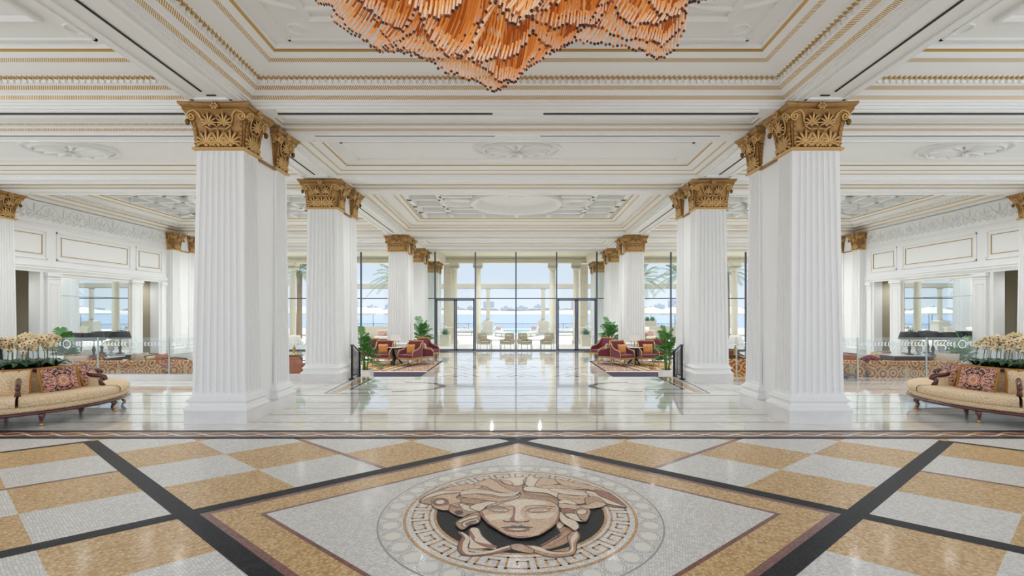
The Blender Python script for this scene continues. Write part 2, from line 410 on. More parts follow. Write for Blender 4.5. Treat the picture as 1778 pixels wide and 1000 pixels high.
# raised fillets framing the beam soffits
mb = MB()
for s in (-1,1):
    for a, b_ in ((1.3,7.15),(9.2,11.2),(13.3,19.5),(21.6,23.8)):
        for off in (.07,.66):
            mb.add([(s*(Xi(a)+off),a,ZS-.002),(s*(Xi(a)+off+.05),a,ZS-.002),(s*(Xi(b_)+off+.05),b_,ZS-.002),(s*(Xi(b_)+off),b_,ZS-.002),
                    (s*(Xi(a)+off),a,ZS-.03),(s*(Xi(a)+off+.05),a,ZS-.03),(s*(Xi(b_)+off+.05),b_,ZS-.03),(s*(Xi(b_)+off),b_,ZS-.03)],
                   [(0,1,5,4),(1,2,6,5),(2,3,7,6),(3,0,4,7),(4,5,6,7)])
        mb.box(s*(Xi(b_)+.07) if s > 0 else -(Xi(b_)+.71), s*(Xi(b_)+.71) if s > 0 else -(Xi(b_)+.07), b_-.05, b_, ZS-.03, ZS)
for y0, y1 in CROSS[1:]:
    for xa, xb in ((-3.9,3.9),(5.3,13.4),(-13.4,-5.3)): 
        for yy in (y0+.04, y1-.08):
            mb.box(xa, xb, yy, yy+.04, ZS-.025, ZS)
struct(mb.build('trim_90', WHITE))
# black slot diffusers
def slot(x0,y0,x1,y1,label,wd=.026):
    if abs(y1-y0) < .01 and abs(x1-x0) > 1: wd = .04
    d = Vector((x1-x0,y1-y0,0)); m = MB(); m.box(0,d.length,-wd/2,wd/2,-.014,-.002); o = m.build('slot_air_vent', DARK, None, (x0,y0,ZS+.001), (0,0,atan2(d.y,d.x)))
    tag(o, label, 'air vent', 'linear air vents in the ceiling beams')
for s, nm in ((-1,'left'),(1,'right')):
    for a, b_, w_ in ((2.0,6.9,'in front of the nearest %s column' % nm),(9.3,11.1,'between the first and second %s columns' % nm),(13.6,19.2,'behind the second %s column' % nm)):
        slot(s*(Xi(a)+.405), a, s*(Xi(b_)+.405), b_, 'long black slot vent along the beam ' + w_)
    slot(s*4.62-.07, 7.02, s*4.62+.07, 7.02, 'tiny black cross slot above the nearest %s capital' % nm)
    for a, b_ in ((.42,3.95),): 
        slot(s*a, 7.68, s*b_, 7.68, 'thin black slot in the nearest cross beam, centre %s half' % nm)
        slot(s*a, 8.63, s*(b_-.2), 8.63, 'thin black slot in the second cross beam, centre %s half' % nm)
    slot(s*5.5, 7.68, s*13, 7.68, 'thin black slot in the nearest cross beam over the %s aisle' % nm)
    slot(s*5.9, 8.63, s*12.4, 8.63, 'thin black slot in the second cross beam over the %s aisle' % nm)
    slot(s*4.25-.03, 7.6, s*4.25+.03, 7.76, 'short slanted slot beside the nearest %s capital' % nm)

# ---------------------------------------------------------------- fluted piers
def fluted(hx, hy, z0, z1, tp, nf, ns, p=.112):
    """rectangular shaft with flutes; tp = taper of each side at the top"""
    mb = MB(); R = .037
    lv = [(z0,0)]; a = z0+.03
    zb = [a, a+R*.3, a+R*.7, a+R]; zt = [z1-.02-R, z1-.02-R*.7, z1-.02-R*.3, z1-.02]
    lev = [z0]+zb+zt+[z1]
    def depth(t, z):
        if z <= a or z >= z1-.02: return 0
        if z < a+R: q = (a+R-z)/R
        elif z > z1-.02-R: q = (z-(z1-.02-R))/R
        else: q = 0
        v = 1-t*t-q*q
        return .032*sqrt(v) if v > 0 else 0
    def outline(z):
        k = tp*(z-z0)/(z1-z0); X, Y = hx-k, hy-k; pts = []
        for side in range(4):
            n = nf if side % 2 == 0 else ns; L = X if side % 2 == 0 else Y; D = Y if side % 2 == 0 else X
            pp = min(p, (2*L-.05)/n)*(L/(hx if side%2==0 else hy))
            row = [(-L, D, 0)]
            for i in range(n):
                c = (i-(n-1)/2)*pp
                for t in (-1,-.8,-.45,0,.45,.8,1): row.append((c+t*R*L/(hx if side%2==0 else hy), D, depth(t, z)))
            for u, D_, d in row:
                q = (u, -(D_-d)); 
                a_ = side*pi/2; pts.append((q[0]*round(cos(a_))-q[1]*round(sin(a_)), q[0]*round(sin(a_))+q[1]*round(cos(a_)), z))
        return pts
    rows = [outline(z) for z in lev]; n = len(rows[0]); v = [p_ for r in rows for p_ in r]
    f = [(k*n+i,k*n+(i+1)%n,k*n+n+(i+1)%n,k*n+n+i) for k in range(len(rows)-1) for i in range(n)]
    mb.add(v, f); return mb
HX, HY = .413, .25
def palmette(mb, c, s, M, nl=9, m=1):
    """fan of leaves in the XZ plane facing -Y, base point c"""
    for i in range(nl):
        t = (i-(nl-1)/2)/((nl-1)/2); a = t*1.75; L = s*(1-.42*abs(t)); 
        bx, bz = c[0]+sin(t*1.2)*s*.06, c[1]+s*.10
        path = []
        for k in range(5):
            q = k/4; aa = a*(.55+.5*q)
            path.append((bx+sin(aa)*L*q*.80*(1 if abs(t)>.05 else 0), -.012-.012*sin(pi*q), bz+cos(aa)*L*q*.86+.0))
        mb.tube(path, [s*.035,s*.06,s*.075,s*.078,s*.03], 5, m, M, .8)
    mb.ball((c[0],-.015,c[1]+s*.08), s*.11, 8, m, M)
def capital_mb():
    b_ = MB(); ab = MB(); tp = .04; hx, hy = HX-tp, HY-tp
    b_.rects([(.035,-.02),(.045,-.005),(.045,.02),(.02,.03)], hx, hy, 0, 0, 1)
    lv = [(0,.02),(.012,.15),(.03,.30),(.055,.42),(.095,.52),(.14,.58)]
    b_.rects(lv, hx, hy, 0, 0, 0)
    for side in range(4):
        L, D = (hx, hy) if side % 2 == 0 else (hy, hx)
        M = RZ(side*pi/2) @ T(0,-D,0)
        nlow = 3 if side % 2 == 0 else 2; stp = (2*L-.17)/nlow
        tilt = M @ T(0,-.010,0) @ RX(.095)
        for i in range(nlow):
            x_ = (i-(nlow-1)/2)*stp
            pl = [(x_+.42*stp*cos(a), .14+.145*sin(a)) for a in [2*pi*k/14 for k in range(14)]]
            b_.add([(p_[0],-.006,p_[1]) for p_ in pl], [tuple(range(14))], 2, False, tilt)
            palmette(b_, (x_, .035), .30 if nlow == 3 else .27, tilt)
            if i < nlow-1: b_.tube([(x_+stp/2,-.02,.03),(x_+stp/2,-.02,.30)], [.012,.007], 6, 1, tilt)
        nup = 2 if nlow == 3 else 1
        for i in range(nup):
            x_ = (i-(nup-1)/2)*.235
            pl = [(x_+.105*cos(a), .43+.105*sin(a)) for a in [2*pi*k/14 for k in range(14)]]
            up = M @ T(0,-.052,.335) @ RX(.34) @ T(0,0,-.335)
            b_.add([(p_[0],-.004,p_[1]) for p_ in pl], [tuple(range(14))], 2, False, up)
            palmette(b_, (x_, .345), .225, up, 9)
        for s_ in (-1,1):             # lyre band rising to the corner volute
            X = L+.02
            cpt = [(0,.31),(.30*X,.30),(.48*X,.345),(.60*X,.43),(.68*X,.52),(.84*X,.57),(1.02*X,.55)]
            path = []
            for k in range(len(cpt)-1):
                for q in (0,.5): path.append((cpt[k][0]*(1-q)+cpt[k+1][0]*q, cpt[k][1]*(1-q)+cpt[k+1][1]*q))
            vc = (1.0*X, .485); r0 = .066
            for k in range(18):
                a = pi/2-k*.62; r = r0*(1-k/20); path.append((vc[0]+r*cos(a), vc[1]+r*sin(a)))
            b_.tube([(s_*p_[0], -.014-(.03+(p_[1]-.30)*.20 if p_[1] < .42 else .054+(p_[1]-.42)*.42), p_[1]) for p_ in path], .0155, 6, 1, M)
            # acanthus at the corner edge
            for k in range(5):
                zz = .10+k*.075
                b_.ball((s_*(L-.035+.008*k), -.02-.008*k, zz), .034, 8, 0, M, .8, .55, 1.5)
            b_.ball((s_*(L+.085), -.085, .40), .04, 8, 0, M, .9, .9, 1.3)
    # abacus with hollow sides
    def outl(hx_, hy_, sag):
        P = []
        for (ax,ay),(bx,by) in (((-1,-1),(1,-1)),((1,-1),(1,1)),((1,1),(-1,1)),((-1,1),(-1,-1))):
            for k in range(9):
                t = k/9; x_ = (ax+(bx-ax)*t)*hx_; y_ = (ay+(by-ay)*t)*hy_; d = sag*sin(pi*t)**.8
                if ax != bx: y_ -= d*ay
                else: x_ -= d*ax
                P.append((x_, y_))
        return P
    rows = [(.115,.575),(.14,.59),(.14,.615),(.15,.62),(.175,.65),(.182,.665),(.182,.69)]
    v = []; f = []
    for o, z in rows: v += [(x_,y_,z) for x_, y_ in outl(hx+o, hy+o, .045)]
    n = 36
    for k in range(len(rows)-1):
        for i in range(n): f.append((k*n+i,k*n+(i+1)%n,k*n+n+(i+1)%n,k*n+n+i))
    f += [tuple(range(n-1,-1,-1)), tuple((len(rows)-1)*n+i for i in range(n))]
    ab.add(v, f)
    for side in range(4):
        D = (hy if side % 2 == 0 else hx)+.12; M = RZ(side*pi/2)@T(0,-D,.63)
        ab.ball((0,0,0), .055, 10, 0, M, 1.3, .8, 1)
        for k in range(6): a = k*pi/3; ab.ball((.045*cos(a),-.03,.04*sin(a)), .022, 6, 1, M)
    return b_, ab
def make_pier():
    """origin: centre of the front edge of the plinth, on the upper floor"""
    root = thing('fluted_pier', 'x', 'column')
    p = MB(); p.box(-.49,.49,0,1.62,0,.19); p.build('plinth', MARB, root)
    c = MB(); c.box(-HX+.06,HX-.06,.25,1.37,.19,ZS-.002-0); c.box(-HX+.02,HX-.02,.55,1.1,4.28,4.32,1); c.build('pier_core', [WHITE,BRONZE], root)
    bm = [(.075,.19),(.085,.205),(.085,.24),(.075,.255),(.055,.262),(.055,.272),(.04,.285),(.03,.31),(.045,.33),(.058,.345),(.06,.36),(.05,.375),(.03,.382),(.03,.395),(.012,.41),(0,.43)]
    for yc in (.33, 1.29):
        m_ = MB(); m_.rects(bm, HX, HY, 0, 0); m_.build('base_moulding', WHITE, root, (0,yc,0))
        fluted(HX, HY, .43, 4.31, .04, 7, 5).build('fluted_shaft', WHITE, root, (0,yc,0))
        a_, b2 = capital_mb()
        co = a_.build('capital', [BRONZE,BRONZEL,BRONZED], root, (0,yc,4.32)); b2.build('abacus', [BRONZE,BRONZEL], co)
    return root
pier = make_pier(); used = False
def put_pier(x, y, z, label, rz=0, sc=None):
    global used
    if not used: o = pier; used = True; o.location = (x,y,z); o['label'] = label
    else: o = dup(pier, None, (x,y,z), rz, label)
    if sc: o.scale = sc
    o['group'] = 'white fluted piers with gilded capitals'
    return o
for s, nm in ((-1,'left'),(1,'right')):
    for i, Y in enumerate(ROWS):
        lab = ['huge white fluted pier nearest the camera, %s of the mosaic' % nm, 'second white fluted pier on the %s, beside the stair handrail' % nm,
               'third white fluted pier on the %s, behind the burgundy armchairs' % nm, 'fourth white fluted pier on the %s, just inside the glass wall' % nm][i]
        xc = Xi(Y+.8)+.40
        if Y < 15: put_pier(s*xc, Y, 0, lab)
        else:
            o = put_pier(s*xc, Y, 0, lab); 
    put_pier(s*(Xi(31)+.5), 30.4, 0, 'outdoor fluted pier seen through the %s glass door' % nm)
    put_pier(s*(Xw(12)+.22), 11.5, 0, 'engaged fluted pier on the %s side wall at the picture edge' % nm)
    put_pier(s*(Xw(20)+.12), 19.1, 0, 'engaged fluted pier on the %s wall beyond the mirror' % nm)
# pedestals that carry the piers standing on the sunken level
for s in (-1,1):
    for Y in (ROWS[2], ROWS[3], 30.4): 
        xc = Xi(Y+.8)+.40 + (.0 if Y < 30 else .05)
        m_ = MB(); m_.box(-.5,.5,-.01,1.63,LOW,.002); m_.rects([(.03,LOW),(.03,LOW+.12),(.0,LOW+.15)], .5, .82, 0, .81)
        struct(m_.build('trim_%d' % (60+ntrim[0]), WHITE, None, (s*xc,Y,0))); ntrim[0] += 1
# ---------------------------------------------------------------- floor
ANG = math.atan(.785)
TW = tessera('tesserae_white', [(214,212,206),(226,225,220),(204,203,198),(232,231,228),(219,216,208)], .36, .02, (176,173,166), ANG, .07, 1.5, .12)
TG = tessera('tesserae_gold', [(202,164,104),(188,146,84),(212,180,124),(176,132,74),(206,170,110),(194,154,94),(218,190,138)], .36, .022, (178,146,98), ANG, .06, 0, .12)
TK = tessera('tesserae_black', [(20,22,26),(28,30,34),(15,16,19),(36,38,42)], .42, .021, (62,64,68), ANG, .045, 0, .0, .12)
TR = tessera('tesserae_red', [(120,62,48),(104,50,38),(136,76,58),(94,46,38)], .3, .021, (130,96,84), ANG, .05, 0, .25)
def marble(name, a, b2, rough, sc, coat=0):
    m = bpy.data.materials.new(name); m.use_nodes = True; nt = m.node_tree; b = nt.nodes['Principled BSDF']
    tc = N(nt,'TexCoord'); mp = N(nt,'Mapping'); mp.inputs['Scale'].default_value = (1,1.8,1); mp.inputs['Rotation'].default_value = (0,0,.5)
    nz = N(nt,'TexNoise'); nz.inputs['Scale'].default_value = sc; nz.inputs['Detail'].default_value = 8; nz.inputs['Distortion'].default_value = 1.2
    nt.links.new(tc.outputs['Object'], mp.inputs[0]); nt.links.new(mp.outputs[0], nz.inputs['Vector'])
    c = ramp(nt, nz.outputs[0], [(.3,a),(.52,b2),(.56,a),(.8,b2)]); nt.links.new(c, b.inputs['Base Color'])
    b.inputs['Roughness'].default_value = rough; b.inputs['IOR'].default_value = 1.6; b.inputs['Coat Weight'].default_value = coat
    n2 = N(nt,'TexNoise'); n2.inputs['Scale'].default_value = 2.2; bp = N(nt,'Bump'); bp.inputs['Strength'].default_value = .02; bp.inputs['Distance'].default_value = .02
    nt.links.new(tc.outputs['Object'], n2.inputs['Vector']); nt.links.new(n2.outputs[0], bp.inputs['Height']); nt.links.new(bp.outputs[0], b.inputs['Normal'])
    MATS[name] = m; return m
CREAM = marble('polished_cream_marble', (228,227,221), (216,214,206), .05, 1.1, .6)
BROWNM = marble('polished_brown_marble', (136,98,64), (104,74,50), .06, 3, .6)
BLACKM = marble('polished_black_marble', (30,28,32), (44,40,42), .06, 3, .6)
TANM = marble('polished_tan_marble', (196,164,118), (170,132,88), .06, 2, .6)
FM = [TW, TG, TK, TR, CREAM, BROWNM, BLACKM, TANM]
fl = MB()
YB = 6.60                               # outer side of the mosaic
fl.box(-15.5, 15.5, -4, EDGE, -.05, 0, 4)
fl.add([(-15.5,-4,.0004),(15.5,-4,.0004),(15.5,YB,.0004),(-15.5,YB,.0004)], [(0,1,2,3)], 0)
m_ = .785; P0, Q0, CS = 6.30, 1.76, 1.135
def pq(p_, q_): return ((q_-p_)/(2*m_), (p_+q_)/2)
def clipY(poly, ymax, keep_below=True):
    out = []
    for i in range(len(poly)):
        a, b_ = poly[i], poly[(i+1)%len(poly)]
        ia, ib = (a[1] <= ymax), (b_[1] <= ymax)
        if ia: out.append(a)
        if ia != ib: t = (ymax-a[1])/(b_[1]-a[1]); out.append((a[0]+(b_[0]-a[0])*t, ymax))
    return out
def cellp(p0, p1, q0, q1, z, m, ymax=YB):
    P = clipY([pq(p0,q0), pq(p0,q1), pq(p1,q1), pq(p1,q0)], ymax)
    if len(P) > 2:
        a = sum(P[i][0]*P[(i+1)%len(P)][1]-P[(i+1)%len(P)][0]*P[i][1] for i in range(len(P)))
        if a < 0: P = P[::-1]
        fl.poly(P, z, m)
for i in range(-9, 9):
    for j in range(-9, 9):
        if -4 <= i <= -1 and 0 <= j <= 3: continue
        if (i+j) % 2 == 0:
            p0, q0 = P0+i*CS, Q0+j*CS
            (x_, y_) = pq(p0+CS/2, q0+CS/2)
            if abs(x_) < 16 and -3 < y_ < 8: cellp(p0, p0+CS, q0, q0+CS, .0008, 1)
far = 40
for c0 in (P0-2*CS, P0+2*CS):           # thin red lines
    for a, b_ in ((-far, Q0), (P0, far)):
        cellp(c0-.035, c0+.035, a, b_, .0012, 3); cellp(a, b_, c0-.035, c0+.035, .0013, 3)
for c0 in (P0, Q0, P0+4*CS):
    wd = .095 if c0 < 9 else .05
    if c0 < 9: cellp(c0-wd, c0+wd, -far, P0+4*CS, .0015+.00005*(c0>5), 2); cellp(-far, P0+4*CS, c0-wd, c0+wd, .0017+.00005*(c0>5), 2)
    else: cellp(c0-wd, c0+wd, -far, Q0, .0016, 2); cellp(-far, Q0, c0-wd, c0+wd, .0018, 2)
a0, a1 = Q0, P0
for off, m, z in ((.095,3,.0020),(.17,1,.0024),(.50,3,.0028),(.545,0,.0032)):
    cellp(a0+off, a1-off, a0+off, a1-off, z, m)
# dark guilloche border between mosaic and marble
def strip(x0, x1, y0, y1, z, m): fl.add([(x0,y0,z),(x1,y0,z),(x1,y1,z),(x0,y1,z)], [(0,1,2,3)], m)
strip(-15.5,15.5,6.42,6.50,.0036,2); strip(-15.5,15.5,6.50,6.78,.0036,3); strip(-15.5,15.5,6.78,6.86,.0036,2)
k = 0; X = -15.4
while X < 15.4:                          # woven strands in the border
    for ph, m in ((0,1),(pi,0)):
        pts = []; 
        top = [(X+.42*t/6, 6.64+.085*sin(2*pi*t/12+ph)+.022) for t in range(7)]; bot = [(a, b_-.044) for a, b_ in top]
        fl.add([(p_[0],p_[1],.004+.0002*(ph>0)) for p_ in bot]+[(p_[0],p_[1],.004+.0002*(ph>0)) for p_ in top], [(i,i+1,i+8,i+7) for i in range(6)], m)
    X += .42
# stripes and frames in the polished marble
for Y in (7.38,7.92,8.44,9.0,9.75,10.5,11.3,12.0): strip(-15.5,15.5,Y-.012,Y+.012,.0016,5)
for s in (-1,1):
    def fr(x0,y0,x1,y1,wd,m,z=.002):
        d = Vector((x1-x0,y1-y0,0)).normalized()*wd/2; n_ = Vector((-d.y,d.x,0))
        P = [(x0+n_.x,y0+n_.y,z),(x0-n_.x,y0-n_.y,z),(x1-n_.x,y1-n_.y,z),(x1+n_.x,y1+n_.y,z)]
        fl.add(P, [(0,1,2,3)], m)
    fr(s*4.12,10.0,s*4.3,12.5,.05,6); fr(s*4.12,10.0,s*3.0,10.0,.05,6,.0022); fr(s*3.95,10.12,s*3.95,12.5,.2,7,.0018); fr(s*3.75,10.5,s*3.8,12.5,.05,6); fr(s*3.75,10.5,s*2.8,10.5,.05,6,.0022)
    fr(s*5.0,9.4,s*4.3,11.7,.015,5)
    # curved inlay near the centre
    v = []; n_ = 20
    for t in range(n_+1):
        a = -pi/2+pi*t/n_
        for r in (.62,.72): v.append((s*(2.75-r*1.5*cos(a)), 10.9+r*sin(a), .002))
    fl.add(v, [(2*t,2*t+1,2*t+3,2*t+2) for t in range(n_)], 5)
struct(fl.build('floor', FM))
# steps and sunken lounge floor
st = MB()
for k_ in range(3):
    st.box(-4.5, 4.5, EDGE-.02, EDGE+.32*(3-k_-1)+.02, LOW-.05, -.15*(k_+1) if k_ < 3 else LOW, 0)
lv_ = MB(); lv_.box(-15.5,15.5,EDGE-.0,WIN+.3,LOW-.06,LOW,0)
zz = LOW+.0008
def s2(x0,x1,y0,y1,z,m): lv_.add([(x0,y0,z),(x1,y0,z),(x1,y1,z),(x0,y1,z)], [(0,1,2,3)], m)
for s in (-1,1):
    xs = sorted((s*1.1, s*3.6)); 
    s2(*sorted((s*3.75,s*4.15)), 13.6, 25.9, zz, 1)
    s2(*sorted((s*4.4,s*4.6)), 14, 25.5, zz, 3)
for k_ in range(9): 
    Y = 14.2+k_*1.35; s2(-3.75,3.75,Y,Y+.09,zz,1 if k_%2 else 3)
for sx in (-1.9,0,1.9):
    for k_ in range(4):
        cy = 15.6+k_*2.9; n_ = 4; R_ = .85
        for R2, m, dz in ((R_,3,.0004),(R_*.8,0,.0008),(R_*.5,1,.0012),(R_*.3,0,.0016)):
            lv_.poly([(sx+R2*cos(pi/2*q), cy+1.3*R2*sin(pi/2*q)) for q in range(4)], zz+dz, m)
struct(lv_.build('floor_lounge', [CREAM, BROWNM, BLACKM, TANM]))
struct(st.build('trim_200', CREAM))
# low marble kerb under the left and right glass balustrades
# ---------------------------------------------------------------- medallion
CYM = 4.09
MC = [TW, tessera('tesserae_ochre', [(196,142,62),(184,128,48),(208,156,78),(174,118,44)], .38, .02, (188,170,140), 0, .06, 0, .06),
      tessera('tesserae_charcoal', [(20,21,23),(14,15,17),(32,34,36)], .45, .017, (86,86,84), 0, .05, 0, .0, .12),
      tessera('tesserae_flesh', [(212,176,142),(220,188,156),(204,166,132),(226,198,168)], .38, .016, (196,162,132), 0, .05, 0, .06),
      tessera('tesserae_rust', [(150,92,66),(136,78,54),(166,108,82)], .38, .015, (150,108,86), 0, .05, 0, .06),
      tessera('tesserae_tan', [(186,146,112),(176,134,100),(196,158,124)], .38, .015, (172,136,106), 0, .05, 0, .06),
      tessera('tesserae_light', [(232,216,192),(238,224,204),(226,206,180)], .38, .015, (206,184,156), 0, .05, 0, .06),
      mat('tesserae_line', (58,44,44), .35), mat('disc_stone', (226,225,214), .5), mat('disc_joint', (158,152,142), .4)]
me = MB()
def sector(r0, r1, a0_, a1_, z, m, n=None):
    n = n or max(1, int(abs(a1_-a0_)*24)); v = []
    for i in range(n+1):
        a = a0_+(a1_-a0_)*i/n
        v += [(r0*cos(a), r0*sin(a), z), (r1*cos(a), r1*sin(a), z)]
    me.add(v, [(2*i,2*i+1,2*i+3,2*i+2) for i in range(n)], m)
me.poly([(1.21*cos(2*pi*i/96),1.21*sin(2*pi*i/96)) for i in range(96)], .0006, 9)
me.poly([(1.195*cos(2*pi*i/96),1.195*sin(2*pi*i/96)) for i in range(96)], .0009, 0)
ND = 36
for i in range(ND):
    a = 2*pi*(i+.5)/ND; c = (1.10*cos(a), 1.10*sin(a))
    me.poly([(c[0]+.088*cos(q*pi/12), c[1]+.088*sin(q*pi/12)) for q in range(24)], .0012, 9)
    me.poly([(c[0]+.083*cos(q*pi/12), c[1]+.083*sin(q*pi/12)) for q in range(24)], .0015, 0)
    me.poly([(c[0]+.066*cos(q*pi/12), c[1]+.066*sin(q*pi/12)) for q in range(24)], .0018, 9)
    me.poly([(c[0]+.063*cos(q*pi/12), c[1]+.063*sin(q*pi/12)) for q in range(24)], .0021, 8)
me.poly([(1.0*cos(2*pi*i/96),1.0*sin(2*pi*i/96)) for i in range(96)], .0024, 0)
sector(.975,1.0,0,2*pi,.0027,1,96)
NK = 26; r0, r1 = .785, .925; lw = .017
def rv(v): return r0+(r1-r0)*v
for i in range(NK):
    A = 2*pi/NK; b0 = i*A
    def hs(u0,u1,v): sector(rv(v)-lw/2, rv(v)+lw/2, b0+u0*A-.009, b0+u1*A+.009, .0030, 1, 4)
    def vs_(u,v0,v1): sector(rv(v0)-lw/2, rv(v1)+lw/2, b0+u*A-.0105, b0+u*A+.0105, .0030, 1, 1)
    vs_(0,0,1); hs(0,.72,1); vs_(.72,.36,1); hs(.34,.72,.36); vs_(.34,.36,.68); hs(-.0,1.0,0) if False else None
    hs(-.0,.0,0); hs(0,1,0) if i % 1 == 0 else None
me.poly([(.75*cos(2*pi*i/96),.75*sin(2*pi*i/96)) for i in range(96)], .0033, 1)
me.poly([(.725*cos(2*pi*i/96),.725*sin(2*pi*i/96)) for i in range(96)], .0036, 2)
# woman's head, drawn in stone: outlines given in a sheet of 1778 x 718 units laid over the disc
def sh(p_):
    px_, py_ = 640+p_[0]/3.4192, 790+p_[1]/3.4192
    Y = F*H/(py_-VY); return ((px_-VX)*Y/F+CX, Y-CYM)
def smooth(pts, closed=True, n=5):
    out = []; L = len(pts)
    R_ = range(L) if closed else range(L-1)
    g = lambda i: pts[i % L] if closed else pts[max(0, min(L-1, i))]
    for i in R_:
        p0, p1, p2, p3 = g(i-1), g(i), g(i+1), g(i+2)
        for k_ in range(n):
            t = k_/n
            out.append(tuple(.5*((2*p1[d])+(-p0[d]+p2[d])*t+(2*p0[d]-5*p1[d]+4*p2[d]-p3[d])*t*t+(-p0[d]+3*p1[d]-3*p2[d]+p3[d])*t**3) for d in (0,1)))
    if not closed: out.append(pts[-1])
    return out
zc = [.0040]
def shape(pts, m, edge=True, ew=.0085, sm_=True):
    P = [sh(p_) for p_ in (smooth(pts) if sm_ else pts)]
    a = sum(P[i][0]*P[(i+1)%len(P)][1]-P[(i+1)%len(P)][0]*P[i][1] for i in range(len(P)))
    if a < 0: P = P[::-1]
    me.poly(P, zc[0], m); zc[0] += .00012
    if edge: line_w([*P, P[0]], 7, ew)
def line_w(P, m, wd):
    v = []
    for i, p_ in enumerate(P):
        a, b_ = P[max(0,i-1)], P[min(len(P)-1,i+1)]
        d = Vector((b_[0]-a[0], b_[1]-a[1])); d = d.normalized() if d.length > 1e-9 else Vector((1,0))
        v += [(p_[0]-d.y*wd/2, p_[1]+d.x*wd/2, zc[0]), (p_[0]+d.y*wd/2, p_[1]-d.x*wd/2, zc[0])]
    me.add(v, [(2*i,2*i+1,2*i+3,2*i+2) for i in range(len(P)-1)], m); zc[0] += .00012
def line(pts, m=7, wd=.0085): line_w([sh(p_) for p_ in smooth(pts, False)], m, wd)
# snakes knotted below the chin
shape([(600,445),(650,440),(680,490),(760,560),(700,560),(600,560),(600,520)],6)
shape([(600,450),(630,490),(640,520),(760,545),(720,560),(640,530),(605,490)],4,False)
shape([(1120,430),(1240,450),(1190,520),(1090,560),(1010,565),(1060,530),(1140,480)],5)
for q in ((1180,445,1020,545),(1205,465,1070,550)): line([(q[0],q[1]),((q[0]+q[2])/2,(q[1]+q[3])/2+4),(q[2],q[3])],4,.012)
shape([(1120,395),(1165,410),(1140,445),(1115,430)],6)
# left snake body
shape([(540,455),(570,480),(590,500),(575,545),(590,580),(700,580),(830,545),(900,540),(985,560),(960,575),(880,560),(760,590),(640,606),(560,600),(528,560),(545,510),(555,490),(535,470)],4)
shape([(548,462),(590,485),(600,510),(585,560),(610,585),(720,575),(840,543),(900,545),(840,552),(720,588),(600,598),(560,575),(560,530),(575,500)],6,False)
# right snake body
shape([(1235,450),(1255,490),(1235,530),(1230,580),(1190,606),(1080,612),(1000,590),(940,562),(920,545),(990,545),(1060,575),(1160,578),(1195,560),(1180,500),(1195,470)],5)
shape([(1235,458),(1240,490),(1215,530),(1215,575),(1170,592),(1080,592),(1000,570),(960,550),(1010,552),(1080,580),(1170,586),(1205,560),(1200,505),(1215,480)],6,False)
shape([(845,540),(905,535),(960,560),(985,575),(960,590),(880,575),(850,562)],5)
